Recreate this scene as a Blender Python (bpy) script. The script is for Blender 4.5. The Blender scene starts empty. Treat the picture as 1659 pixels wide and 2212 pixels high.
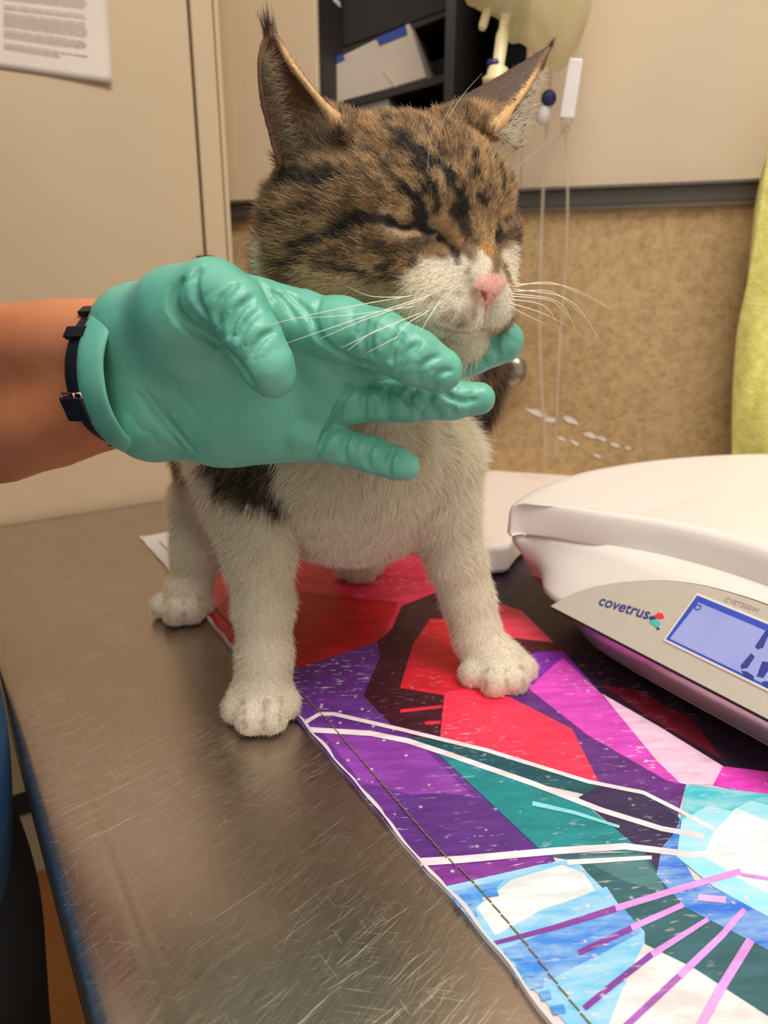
import bpy, bmesh, math, random
import numpy as np
from mathutils import Vector, Matrix
from mathutils.bvhtree import BVHTree

random.seed(7)
rng = np.random.default_rng(11)
scene = bpy.context.scene
COL = scene.collection

# ------------------------------------------------------------------ camera
FPX, CX, CY = 1661.0, 829.5, 1106.0
PITCH, CAMH = math.radians(18.0), 0.22
cam_d = bpy.data.cameras.new('camera')
cam = bpy.data.objects.new('camera', cam_d)
COL.objects.link(cam)
cam.location = (0, 0, CAMH)
cam.rotation_euler = (math.radians(90) - PITCH, 0, 0)
cam_d.sensor_fit = 'VERTICAL'
cam_d.sensor_height = 24.0
cam_d.lens = 24.0 * FPX / 2212.0
cam_d.clip_start = 0.01
cam_d.dof.use_dof = True
cam_d.dof.focus_distance = 0.310
cam_d.dof.aperture_fstop = 7.5
scene.camera = cam

# ------------------------------------------------------------------ world, lights, exposure
world = bpy.data.worlds.new('world')
scene.world = world
world.use_nodes = True
wb = world.node_tree.nodes['Background']
wb.inputs[0].default_value = (1.0, 0.93, 0.84, 1)
wb.inputs[1].default_value = 0.55

def area(name, loc, target, size, size_y, power, color):
    d = bpy.data.lights.new(name, 'AREA')
    d.shape = 'RECTANGLE'
    d.size, d.size_y = size, size_y
    d.energy = power
    d.color = color
    o = bpy.data.objects.new(name, d)
    COL.objects.link(o)
    o.location = loc
    o.rotation_euler = (Vector(target) - Vector(loc)).to_track_quat('-Z', 'Y').to_euler()
    return o

area('ceiling_panel_light', (0.50, -0.15, 1.72), (0.50, -0.15, 0), 1.2, 0.6, 36.0, (1.0, 0.945, 0.87))
area('ceiling_panel_light_beyond', (-0.7, -1.1, 1.72), (-0.7, -1.1, 0), 1.2, 0.6, 16.0, (1.0, 0.93, 0.83))

scene.view_settings.view_transform = 'Standard'
scene.view_settings.look = 'None'
scene.view_settings.gamma = 1.0
scene.view_settings.use_curve_mapping = False
scene.view_settings.exposure = 0.0

# ------------------------------------------------------------------ measuring helpers
cp, sp = math.cos(PITCH), math.sin(PITCH)
CF = np.array([0, cp, -sp]); CU = np.array([0, sp, cp]); CR = np.array([1.0, 0, 0]); CC = np.array([0, 0, CAMH])

def ray(u, v):
    return CF + (u - CX) / FPX * CR - (v - CY) / FPX * CU

def PY(u, v, Y):
    d = ray(u, v)
    return CC + d * (Y / d[1])

def PZ(u, v, z=0.0):
    d = ray(u, v)
    return CC + d * ((z - CAMH) / d[2])

def plane_hit(u, v, p0, n):
    d = ray(u, v)
    return CC + d * (np.dot(np.asarray(p0) - CC, n) / np.dot(d, n))

TA = math.radians(31.5)
TU = np.array([math.cos(TA), math.sin(TA), 0]); TV = np.array([-math.sin(TA), math.cos(TA), 0])
def T(u, v, z=0.0):
    return TU * u + TV * v + np.array([0, 0, z])

def lin(r, g, b):
    f = lambda c: ((c / 255 + 0.055) / 1.055) ** 2.4 if c > 10 else c / 255 / 12.92
    return (f(r), f(g), f(b))

# ------------------------------------------------------------------ object helpers
def tag(o, label=None, cat=None, group=None, kind=None):
    if label: o['label'] = label
    if cat: o['category'] = cat
    if group: o['group'] = group
    if kind: o['kind'] = kind
    return o

def empty(name, loc=(0, 0, 0), rot=(0, 0, 0)):
    o = bpy.data.objects.new(name, None)
    COL.objects.link(o)
    o.location = loc
    o.rotation_euler = rot
    o.empty_display_size = 0.02
    return o

def mesh_obj(name, verts, faces, mats, parent=None, smooth=False, midx=None):
    me = bpy.data.meshes.new(name)
    me.from_pydata([tuple(map(float, v)) for v in verts], [], [list(map(int, f)) for f in faces])
    for m in (mats if isinstance(mats, (list, tuple)) else [mats]):
        me.materials.append(m)
    if midx is not None:
        me.polygons.foreach_set('material_index', np.asarray(midx, dtype=np.int32))
    if smooth:
        me.polygons.foreach_set('use_smooth', np.ones(len(me.polygons), dtype=bool))
    me.update()
    o = bpy.data.objects.new(name, me)
    COL.objects.link(o)
    if parent is not None:
        o.parent = parent
        o.matrix_parent_inverse = world_of(parent).inverted()
    return o

def world_of(o):
    return Matrix.Translation(o.location) if o.parent is None else Matrix.Identity(4)

def bm_obj(name, bm, mats, parent=None, smooth=False, bevel=0.0, seg=2):
    if bevel:
        bmesh.ops.bevel(bm, geom=bm.edges[:], offset=bevel, segments=seg, affect='EDGES', clamp_overlap=True, profile=0.5)
    bmesh.ops.recalc_face_normals(bm, faces=bm.faces[:])
    me = bpy.data.meshes.new(name)
    bm.to_mesh(me)
    bm.free()
    for m in (mats if isinstance(mats, (list, tuple)) else [mats]):
        me.materials.append(m)
    if smooth:
        me.polygons.foreach_set('use_smooth', np.ones(len(me.polygons), dtype=bool))
    o = bpy.data.objects.new(name, me)
    COL.objects.link(o)
    if parent is not None:
        o.parent = parent
        o.matrix_parent_inverse = world_of(parent).inverted()
    return o

def add_box(bm, c, ax, half):
    """box with centre c, three axis vectors ax, half sizes"""
    vs = []
    for sx in (-1, 1):
        for sy in (-1, 1):
            for sz in (-1, 1):
                p = np.asarray(c, float) + sx * half[0] * np.asarray(ax[0]) + sy * half[1] * np.asarray(ax[1]) + sz * half[2] * np.asarray(ax[2])
                vs.append(bm.verts.new(p))
    for f in ((0, 1, 3, 2), (4, 6, 7, 5), (0, 4, 5, 1), (2, 3, 7, 6), (0, 2, 6, 4), (1, 5, 7, 3)):
        bm.faces.new([vs[i] for i in f])

def box(name, c, ax, half, mat, parent=None, bevel=0.0, seg=2):
    bm = bmesh.new()
    add_box(bm, c, ax, half)
    return bm_obj(name, bm, mat, parent, bevel=bevel, seg=seg)

XYZ = (np.array([1., 0, 0]), np.array([0, 1., 0]), np.array([0, 0, 1.]))
TAX = (TU, TV, XYZ[2])

def catmull(pts, n=8):
    pts = [np.asarray(p, float) for p in pts]
    P = [2 * pts[0] - pts[1]] + pts + [2 * pts[-1] - pts[-2]]
    out = []
    for i in range(1, len(P) - 2):
        for k in range(n):
            t = k / n
            a, b, c, d = P[i - 1], P[i], P[i + 1], P[i + 2]
            out.append(0.5 * ((2 * b) + (-a + c) * t + (2 * a - 5 * b + 4 * c - d) * t * t + (-a + 3 * b - 3 * c + d) * t ** 3))
    out.append(pts[-1])
    return np.array(out)

def tube_data(path, radii, nseg=8, cap=True):
    path = np.asarray(path, float)
    n = len(path)
    radii = np.broadcast_to(np.asarray(radii, float), (n,))
    tang = np.gradient(path, axis=0)
    tang /= np.linalg.norm(tang, axis=1)[:, None] + 1e-12
    up = np.array([0, 0, 1.0]) if abs(tang[0][2]) < 0.9 else np.array([1.0, 0, 0])
    verts, faces = [], []
    a = np.cross(tang[0], up); a /= np.linalg.norm(a)
    for i in range(n):
        a = a - tang[i] * np.dot(a, tang[i]); a /= np.linalg.norm(a) + 1e-12
        b = np.cross(tang[i], a)
        for k in range(nseg):
            th = 2 * math.pi * k / nseg
            verts.append(path[i] + radii[i] * (math.cos(th) * a + math.sin(th) * b))
    for i in range(n - 1):
        for k in range(nseg):
            k2 = (k + 1) % nseg
            faces.append((i * nseg + k, i * nseg + k2, (i + 1) * nseg + k2, (i + 1) * nseg + k))
    if cap:
        faces.append(tuple(range(nseg))[::-1])
        faces.append(tuple((n - 1) * nseg + k for k in range(nseg)))
    return verts, faces

def tube(name, path, radii, mat, parent=None, nseg=8):
    v, f = tube_data(path, radii, nseg)
    return mesh_obj(name, v, f, mat, parent, smooth=True)

def lathe(name, prof, base, axis, mat, parent=None, nseg=24):
    """prof: (radius, height) list along axis from base"""
    axis = np.asarray(axis, float); axis /= np.linalg.norm(axis)
    up = np.array([0, 0, 1.0]) if abs(axis[2]) < 0.9 else np.array([1.0, 0, 0])
    a = np.cross(axis, up); a /= np.linalg.norm(a); b = np.cross(axis, a)
    v, f = [], []
    for r, hh in prof:
        for k in range(nseg):
            th = 2 * math.pi * k / nseg
            v.append(np.asarray(base) + axis * hh + r * (math.cos(th) * a + math.sin(th) * b))
    for i in range(len(prof) - 1):
        for k in range(nseg):
            k2 = (k + 1) % nseg
            f.append((i * nseg + k, i * nseg + k2, (i + 1) * nseg + k2, (i + 1) * nseg + k))
    f.append(tuple(range(nseg))[::-1]); f.append(tuple((len(prof) - 1) * nseg + k for k in range(nseg)))
    return mesh_obj(name, v, f, mat, parent, smooth=True)

# ------------------------------------------------------------------ materials
def new_mat(name):
    m = bpy.data.materials.new(name)
    m.use_nodes = True
    nt = m.node_tree
    return m, nt, nt.nodes['Principled BSDF']

def N(nt, kind, **kw):
    n = nt.nodes.new(kind)
    for k, v in kw.items():
        setattr(n, k, v)
    return n

def coords(nt, scale=(1, 1, 1), rot=(0, 0, 0)):
    tc = N(nt, 'ShaderNodeTexCoord')
    src = tc.outputs['Object']
    if any(rot):                                # turn first, then stretch
        mr = N(nt, 'ShaderNodeMapping')
        mr.inputs['Rotation'].default_value = rot
        nt.links.new(src, mr.inputs['Vector'])
        src = mr.outputs['Vector']
    mp = N(nt, 'ShaderNodeMapping')
    mp.inputs['Scale'].default_value = scale
    nt.links.new(src, mp.inputs['Vector'])
    return mp.outputs['Vector']

def noise(nt, vec, scale, detail=3, rough=0.5):
    n = N(nt, 'ShaderNodeTexNoise')
    n.inputs['Scale'].default_value = scale
    n.inputs['Detail'].default_value = detail
    n.inputs['Roughness'].default_value = rough
    nt.links.new(vec, n.inputs['Vector'])
    return n.outputs['Fac']

def ramp(nt, fac, stops):
    r = N(nt, 'ShaderNodeValToRGB')
    els = r.color_ramp.elements
    while len(els) < len(stops):
        els.new(0.5)
    for e, (p, c) in zip(els, stops):
        e.position = p
        e.color = (*c, 1) if len(c) == 3 else c
    nt.links.new(fac, r.inputs['Fac'])
    return r.outputs['Color']

def mixc(nt, fac, a, b, mode='MIX'):
    m = N(nt, 'ShaderNodeMix', data_type='RGBA', blend_type=mode)
    for s, val in ((m.inputs['Factor'], fac), (m.inputs['A'], a), (m.inputs['B'], b)):
        if hasattr(val, 'is_linked') or isinstance(val, bpy.types.NodeSocket):
            nt.links.new(val, s)
        else:
            s.default_value = val if not isinstance(val, tuple) or len(val) == 4 else (*val, 1)
    return m.outputs['Result']

def bump(nt, bsdf, height, strength, dist=0.001, normal=None):
    b = N(nt, 'ShaderNodeBump')
    b.inputs['Strength'].default_value = strength
    b.inputs['Distance'].default_value = dist
    nt.links.new(height, b.inputs['Height'])
    if normal is not None:
        nt.links.new(normal, b.inputs['Normal'])
    if bsdf is not None:
        nt.links.new(b.outputs['Normal'], bsdf.inputs['Normal'])
    return b.outputs['Normal']

def plain(name, rgb, rough=0.5, metal=0.0, spec=0.5, var=0.06, nscale=60, bumps=0.0, coat=0.0):
    m, nt, b = new_mat(name)
    vec = coords(nt)
    nz = noise(nt, vec, nscale, 4)
    c = lin(*rgb)
    nt.links.new(ramp(nt, nz, [(0.3, tuple(x * (1 - var) for x in c)), (0.7, tuple(min(1, x * (1 + var)) for x in c))]), b.inputs['Base Color'])
    b.inputs['Roughness'].default_value = rough
    b.inputs['Metallic'].default_value = metal
    b.inputs['Specular IOR Level'].default_value = spec
    if coat:
        b.inputs['Coat Weight'].default_value = coat
        b.inputs['Coat Roughness'].default_value = 0.1
    if bumps:
        bump(nt, b, noise(nt, vec, nscale * 6, 3), bumps, 0.0005)
    return m

def math_node(nt, op, a, b=None):
    n = N(nt, 'ShaderNodeMath', operation=op)
    for i, val in enumerate((a, b)):
        if val is None: continue
        if isinstance(val, bpy.types.NodeSocket): nt.links.new(val, n.inputs[i])
        else: n.inputs[i].default_value = val
    return n.outputs[0]

def steel_mat():
    m, nt, b = new_mat('scratched_steel')
    b.inputs['Metallic'].default_value = 1.0
    total = None
    for i, (ang, sx, sy, lo, wgt) in enumerate([(0.72, 2300, 30, 0.655, .8), (0.92, 2000, 42, 0.665, .7), (1.72, 2200, 46, 0.675, .6), (0.35, 1900, 52, 0.68, .55), (-0.5, 2000, 55, 0.685, .55), (0.78, 1300, 12, 0.695, 1.0), (1.35, 2600, 70, 0.665, .5), (2.5, 2100, 40, 0.69, .6)]):
        vec = coords(nt, (sx, sy, 1), (0, 0, ang))
        nz = noise(nt, vec, 1.0, 1.5, 0.5)
        r = ramp(nt, nz, [(lo, (0, 0, 0)), (lo + 0.035, (wgt * .62,) * 3)])
        total = r if total is None else mixc(nt, 1.0, total, r, 'ADD')
    vec = coords(nt)
    # scratches come in patches: more where the table has been used most
    patch = ramp(nt, noise(nt, vec, 9, 3), [(0.36, (0.35, 0.35, 0.35)), (0.60, (1, 1, 1))])
    total = mixc(nt, 1.0, total, patch, 'MULTIPLY')
    fine = noise(nt, coords(nt, (1400, 60, 1), (0, 0, 0.5)), 1, 2)
    base = ramp(nt, noise(nt, vec, 5, 4), [(0.3, lin(180, 167, 158)), (0.7, lin(198, 184, 174))])
    nt.links.new(mixc(nt, total, base, (0.95, 0.92, 0.87, 1)), b.inputs['Base Color'])
    rg = ramp(nt, fine, [(0.3, (0.25,) * 3), (0.7, (0.34,) * 3)])
    nt.links.new(mixc(nt, total, rg, (0.66, 0.66, 0.66, 1)), b.inputs['Roughness'])
    h = mixc(nt, 0.85, fine, total)
    bump(nt, b, h, 0.07, 0.0002)
    return m

def print_mat(name, rgb, speck=0.6, rgb2=None):
    """printed vinyl weave: colour with scattered worn white dashes"""
    m, nt, b = new_mat(name)
    c = lin(*rgb); c2 = lin(*(rgb2 or rgb))
    vec = coords(nt)
    streak = noise(nt, coords(nt, (38, 150, 1), (0, 0, -0.10)), 1.0, 4, 0.65)
    base = ramp(nt, streak, [(0.40, c), (0.62, c2)])
    v2 = coords(nt, (130, 560, 1), (0, 0, -0.10))
    dash = ramp(nt, noise(nt, v2, 1.0, 2, 0.6), [(0.61, (0, 0, 0)), (0.67, (1, 1, 1))])
    clus = ramp(nt, noise(nt, vec, 18, 2), [(0.42, (0, 0, 0)), (0.62, (1, 1, 1))])
    v3 = N(nt, 'ShaderNodeTexVoronoi'); v3.inputs['Scale'].default_value = 190
    nt.links.new(vec, v3.inputs['Vector'])
    dots = ramp(nt, v3.outputs['Distance'], [(0.08, (1, 1, 1)), (0.20, (0, 0, 0))])
    sep = N(nt, 'ShaderNodeSeparateColor'); nt.links.new(v3.outputs['Color'], sep.inputs['Color'])
    dots = mixc(nt, 1.0, dots, ramp(nt, sep.outputs['Red'], [(0.72, (0, 0, 0)), (0.74, (1, 1, 1))]), 'MULTIPLY')
    f = mixc(nt, 1.0, mixc(nt, 1.0, dash, clus, 'MULTIPLY'), dots, 'LIGHTEN')
    f = mixc(nt, 1.0, f, (speck, speck, speck, 1), 'MULTIPLY')
    nt.links.new(mixc(nt, f, base, (0.70, 0.65, 0.69, 1)), b.inputs['Base Color'])
    b.inputs['Roughness'].default_value = 0.38
    bump(nt, b, noise(nt, coords(nt, (900, 900, 1)), 1, 1), 0.12, 0.0003)
    return m

def board_mat():
    m, nt, b = new_mat('speckled_fibreboard')
    vec = coords(nt)
    sp1 = noise(nt, vec, 260, 3, 0.6)
    sp2 = noise(nt, vec, 110, 2, 0.5)
    big = noise(nt, vec, 6, 3)
    c = ramp(nt, sp1, [(0.30, lin(120, 92, 58)), (0.45, lin(176, 146, 102)), (0.62, lin(196, 166, 120))])
    c = mixc(nt, 0.5, c, ramp(nt, sp2, [(0.35, lin(150, 118, 78)), (0.6, lin(192, 162, 116))]))
    c = mixc(nt, 0.25, c, ramp(nt, big, [(0.35, lin(150, 118, 70)), (0.65, lin(200, 172, 128))]))
    nt.links.new(c, b.inputs['Base Color'])
    b.inputs['Roughness'].default_value = 0.7
    bump(nt, b, sp1, 0.3, 0.0006)
    return m

def towel_mat():
    m, nt, b = new_mat('lime_fleece')
    vec = coords(nt)
    c = ramp(nt, noise(nt, vec, 120, 4), [(0.3, lin(206, 202, 92)), (0.7, lin(240, 232, 140))])
    nt.links.new(c, b.inputs['Base Color'])
    b.inputs['Roughness'].default_value = 0.95
    b.inputs['Sheen Weight'].default_value = 0.5
    bump(nt, b, noise(nt, vec, 420, 4, 0.7), 0.8, 0.002)
    return m

M = {}
M['steel'] = steel_mat()
M['beige'] = plain('cream_painted_panel', (205, 182, 150), 0.55, var=0.03, nscale=8, bumps=0.04)
M['cream_wall'] = plain('cream_wall', (206, 186, 158), 0.6, var=0.04, nscale=6, bumps=0.06)
M['board'] = board_mat()
M['trim'] = plain('grey_metal_rail', (128, 118, 108), 0.4, 0.7, var=0.05)
M['trimdark'] = plain('dark_rail_face', (88, 82, 76), 0.45, 0.5, var=0.05)
M['gap'] = plain('dark_gap', (44, 36, 30), 0.8)
M['dark'] = plain('dark_brown_laminate', (38, 30, 27), 0.6)
M['black'] = plain('black_plastic', (18, 18, 20), 0.45)
M['shelfgrey'] = plain('dark_grey_shelf', (46, 40, 38), 0.55)
M['cardwhite'] = plain('white_card', (205, 190, 172), 0.7, var=0.04)
M['blueprint'] = plain('blue_print', (52, 72, 150), 0.6)
M['paper'] = plain('white_paper', (226, 214, 204), 0.8, var=0.02)
M['ink'] = plain('grey_ink', (176, 160, 148), 0.8)
M['floor'] = plain('brown_floor', (120, 84, 52), 0.5, var=0.15, nscale=4)
M['orange'] = plain('orange_wood_panel', (196, 128, 66), 0.55, var=0.08, nscale=12)
M['towel'] = towel_mat()
M['knob'] = plain('brushed_knob', (165, 155, 140), 0.3, 0.9)
M['scale_white'] = plain('white_scale_plastic', (226, 220, 215), 0.42, var=0.01, nscale=5)
M['scale_panel'] = plain('silver_panel', (196, 188, 176), 0.42, 0.12, var=0.03, nscale=300)
M['scale_silver'] = plain('silver_grip', (196, 184, 184), 0.25, 0.75, var=0.02, nscale=300)
M['lcdframe'] = plain('pale_bezel', (222, 216, 212), 0.35)
M['text_blue'] = plain('blue_lettering', (44, 56, 128), 0.5)
M['text_red'] = plain('red_logo', (226, 52, 62), 0.5)
M['text_teal'] = plain('teal_logo', (64, 190, 178), 0.5)
M['text_grey'] = plain('faint_lettering', (160, 152, 142), 0.5)
M['seg'] = plain('lcd_segment', (56, 66, 146), 0.4)
M['lcdblue'] = plain('lcd_deep_blue', (58, 82, 190), 0.35)

def lcd_mat():
    m, nt, b = new_mat('lcd_glow')
    vec = coords(nt)
    c = ramp(nt, noise(nt, vec, 30, 2), [(0.3, lin(132, 142, 200)), (0.7, lin(150, 156, 204))])
    nt.links.new(c, b.inputs['Base Color'])
    nt.links.new(c, b.inputs['Emission Color'])
    b.inputs['Emission Strength'].default_value = 0.28
    b.inputs['Roughness'].default_value = 0.3
    return m
M['lcd'] = lcd_mat()

def fluid_plastic(name, rgb, alpha, trans=0.0):
    m, nt, b = new_mat(name)
    vec = coords(nt)
    c = lin(*rgb)
    nt.links.new(ramp(nt, noise(nt, vec, 40, 3), [(0.3, tuple(x * .85 for x in c)), (0.7, c)]), b.inputs['Base Color'])
    b.inputs['Roughness'].default_value = 0.25
    b.inputs['Alpha'].default_value = alpha
    b.inputs['Transmission Weight'].default_value = trans
    b.inputs['IOR'].default_value = 1.35
    return m
M['bag'] = fluid_plastic('clear_fluid_bag', (222, 208, 160), 0.62, 0.35)
M['clear'] = fluid_plastic('clear_tubing', (222, 210, 190), 0.38, 0.3)
M['ivory'] = plain('ivory_port', (226, 212, 168), 0.4)
M['white_clamp'] = plain('white_clamp', (232, 224, 224), 0.4)
M['darkblue'] = plain('dark_blue_cap', (36, 40, 92), 0.4)

# ================================================================== SETTING
WV = 0.724                                   # left wall plane in table frame
RA = np.array([-0.16, 0.80, 0]); RB = np.array([0.42, 0.645, 0])
RD = (RB - RA) / np.linalg.norm(RB - RA)     # along right-hand wall
RN = np.array([RD[1], -RD[0], 0])            # towards the camera
def struct(o):
    o['kind'] = 'structure'
    return o
# floor and ceiling of the room
struct(box('floor', (0, -0.4, -0.925), XYZ, (2.6, 2.2, 0.025), M['floor']))
M['ceil'] = plain('white_ceiling', (225, 215, 200), 0.8)
struct(box('ceiling', (0, -0.4, 1.80), XYZ, (2.6, 2.2, 0.025), M['ceil']))
# left wall: cream cupboard panels standing along the back edge of the table
WN = -TV
def on_left(u, v, off=0.0):
    return plane_hit(u, v, T(0, WV - off), TV)
def wu(p):
    return float(np.dot(p, TU))
c_end = wu(on_left(489, 250))
g1 = wu(on_left(424, 250)); g2 = wu(on_left(476, 250))
lw = struct(box('wall_left', T(-0.7 + g1 / 2, WV + 0.03, 0.76), TAX, (0.7 + g1 / 2 - 0.0015, 0.03, 1.035), M['beige'], bevel=0.0012))
# stile and edge strip beyond the groove
pil = box('stile', T((g1 + g2) / 2, WV + 0.032, 0.76), TAX, ((g2 - g1) / 2 - 0.0012, 0.032, 1.035), M['beige'], lw, bevel=0.0012)
box('edge_strip', T((g2 + c_end) / 2, WV + 0.036, 0.76), TAX, ((c_end - g2) / 2 - 0.0004, 0.034, 1.035), M['beige'], lw, bevel=0.0012)
box('groove_back', T((g1 + c_end) / 2 - 0.01, WV + 0.064, 0.76), TAX, ((c_end - g1) / 2, 0.003, 1.035), M['gap'], lw)
bm = bmesh.new()
q = on_left(441, 562)
add_box(bm, q + TV * -0.003, TAX, (0.007, 0.004, 0.004)); add_box(bm, q + TV * -0.006 + np.array([0, 0, -0.004]), TAX, (0.003, 0.004, 0.003))
bm_obj('door_catch', bm, M['gap'], lw, bevel=0.0008)
box('lower_rail', T(-0.5, WV + 0.03, -0.287), TAX, (0.9, 0.033, 0.011), M['gap'], lw)
struct(box('trim_1', T(-0.5, WV + 0.03, -0.335), TAX, (0.9, 0.030, 0.036), M['beige']))
struct(box('wall_lower', T(-0.5, WV + 0.05, -0.64), TAX, (0.9, 0.03, 0.262), M['orange']))

# right wall: frame pieces around the open cupboard, rail, fibreboard below
def on_right(u, v, off=0.0):
    return plane_hit(u, v, RA + RN * off, RN)
def rs(p):
    return float(np.dot(np.asarray(p) - RA, RD))
RAX = (RD, -RN, XYZ[2])
def RW(s, off, z):                            # s along wall, off towards camera
    return RA + RD * s + RN * off + np.array([0, 0, z])
s0 = -0.06; s1 = 0.95
so0 = rs(on_right(684, 100)); so1 = rs(on_right(1138, 100))
rail_l = on_right(490, 458); rail_r = on_right(1640, 414)
zr_mid = 0.5 * (rail_l[2] + rail_r[2])
z_open = on_right(900, 290)[2]
wr = struct(box('wall_right', RW((s0 + so0) / 2, -0.004, 0.25 + 0.775), RAX, ((so0 - s0) / 2, 0.004, 0.775), M['beige'], bevel=0.0015))
box('panel', RW((so1 + s1) / 2, -0.004, 0.25 + 0.775), RAX, ((s1 - so1) / 2, 0.004, 0.775), M['cream_wall'], wr, bevel=0.0015)
box('panel', RW((so0 + so1) / 2, -0.004, (0.25 + z_open) / 2), RAX, ((so1 - so0) / 2, 0.004, (z_open - 0.25) / 2), M['cream_wall'], wr, bevel=0.0008)
box('panel', RW((so0 + so1) / 2, -0.004, 1.2), RAX, ((so1 - so0) / 2, 0.004, 0.6), M['cream_wall'], wr, bevel=0.0008)
# fibreboard below the rail
rslope = (rail_r[2] - rail_l[2]) / (rs(rail_r) - rs(rail_l))
def rail_z(s_): return rail_l[2] + rslope * (s_ - rs(rail_l))
bm = bmesh.new()
bq = [RW(s0, 0.0006, -0.92), RW(s1, 0.0006, -0.92), RW(s1, 0.0006, rail_z(s1)), RW(s0, 0.0006, rail_z(s0))]
bf_ = [bm.verts.new(p) for p in bq]; bb_ = [bm.verts.new(p - RN * 0.042) for p in bq]
bm.faces.new(bf_); bm.faces.new(bb_[::-1])
for i in range(4):
    bm.faces.new([bf_[i], bb_[i], bb_[(i + 1) % 4], bf_[(i + 1) % 4]])
fb = struct(bm_obj('wall_board', bm, M['board']))
# rail, a little out of level like the photograph shows
rd = rail_r - rail_l; rl = np.linalg.norm(rd); rd = rd / rl
rup = np.cross(RN, rd) * 1.0
rup = rup if rup[2] > 0 else -rup
mid = (rail_l + rail_r) / 2 + rd * 0.12
rail = struct(box('trim_2', mid + RN * 0.002, (rd, -RN, rup), (rl / 2 + 0.14, 0.004, 0.0098), M['trim'], bevel=0.001))
box('rail_face', mid + RN * 0.0066, (rd, -RN, rup), (rl / 2 + 0.14, 0.0012, 0.0058), M['trimdark'], rail, bevel=0.0004)
box('rail_lip', mid + RN * 0.0075 + rup * 0.0082, (rd, -RN, rup), (rl / 2 + 0.14, 0.004, 0.0014), M['trim'], rail, bevel=0.0004)

# ---- open cupboard in the right wall
cb = empty('open_cupboard', RW((so0 + so1) / 2, -0.15, z_open))
cz0, cz1, cdep = z_open, 0.60, 0.26
box('back_panel', RW((so0 + so1) / 2, -0.0085 - cdep, (cz0 + cz1) / 2), RAX, ((so1 - so0) / 2 + 0.01, 0.005, (cz1 - cz0) / 2), M['black'], cb)
for s_ in (so0 - 0.004, so1 + 0.004):
    box('side_panel', RW(s_, -0.0085 - cdep / 2, (cz0 + cz1) / 2), RAX, (0.004, cdep / 2, (cz1 - cz0) / 2), M['dark'], cb)
box('bottom_panel', RW((so0 + so1) / 2, -0.0085 - cdep / 2, cz0 - 0.004), RAX, ((so1 - so0) / 2, cdep / 2, 0.004), M['dark'], cb)
box('top_panel', RW((so0 + so1) / 2, -0.0085 - cdep / 2, cz1 + 0.004), RAX, ((so1 - so0) / 2, cdep / 2, 0.004), M['dark'], cb)
sd = rs(on_right(972, 80, -0.012))
box('divider', RW(sd, -0.012 - cdep / 2 + 0.01, (cz0 + cz1) / 2), RAX, (0.0045, cdep / 2 - 0.01, (cz1 - cz0) / 2), M['shelfgrey'], cb, bevel=0.0006)
# sloping rack boards inside, box resting on the lower one
def slope_quad(name, pts_px, off, thick, mat, parent, bev=0.0006):
    """solid board whose front face spans four photo points on a plane off metres behind the wall face"""
    fr = [on_right(u, v, -off) for u, v in pts_px]
    bk = [p - RN * thick for p in fr]
    bm = bmesh.new()
    vs = [bm.verts.new(p) for p in fr + bk]
    for f in ((0, 1, 2, 3), (7, 6, 5, 4), (0, 4, 5, 1), (1, 5, 6, 2), (2, 6, 7, 3), (3, 7, 4, 0)):
        bm.faces.new([vs[i] for i in f])
    return bm_obj(name, bm, mat, parent, bevel=bev)
slope_quad('rack_board', [(742, 216), (968, 158), (968, 176), (742, 236)], 0.055, 0.12, M['shelfgrey'], cb)
slope_quad('rack_board', [(736, 107), (968, 22), (968, 34), (740, 122)], 0.075, 0.12, M['shelfgrey'], cb)

gb = empty('glove_box', on_right(800, 218, -0.06))
tag(gb, 'white card box with two dark blue corner labels, tilted inside the open cupboard', 'box')
slope_quad('carton', [(686, 146), (884, 50), (921, 168), (728, 224)], 0.056, 0.07, M['cardwhite'], gb, 0.001)
slope_quad('blue_label', [(813, 82), (876, 55), (880, 74), (820, 98)], 0.0553, 0.0008, M['blueprint'], gb, 0)
slope_quad('blue_label', [(689, 135), (741, 116), (745, 128), (690, 153)], 0.0553, 0.0008, M['blueprint'], gb, 0)
slope_quad('flap_line', [(826, 152), (832, 150), (858, 186), (852, 188)], 0.0555, 0.0005, M['cardwhite'], gb, 0)
db = slope_quad('dark_carton', [(688, -40), (968, -40), (968, 22), (737, 106)], 0.08, 0.10, M['dark'], None, 0.002)
tag(db, 'dark brown carton lying in the cupboard above the white box', 'box')
pb = slope_quad('pale_packet', [(770, 222), (838, 202), (843, 240), (776, 262)], 0.06, 0.05, M['paper'], None, 0.001)
tag(pb, 'small pale packet under the white box in the cupboard', 'packet')
pp = slope_quad('paper_slip', [(680, -8), (720, -12), (722, 3), (694, 14)], 0.05, 0.02, M['paper'], None, 0.0006)
tag(pp, 'pale paper corner at the top left of the open cupboard', 'paper')
tag(cb, 'open dark cupboard with sloping racks in the cream wall', 'cupboard')

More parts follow.
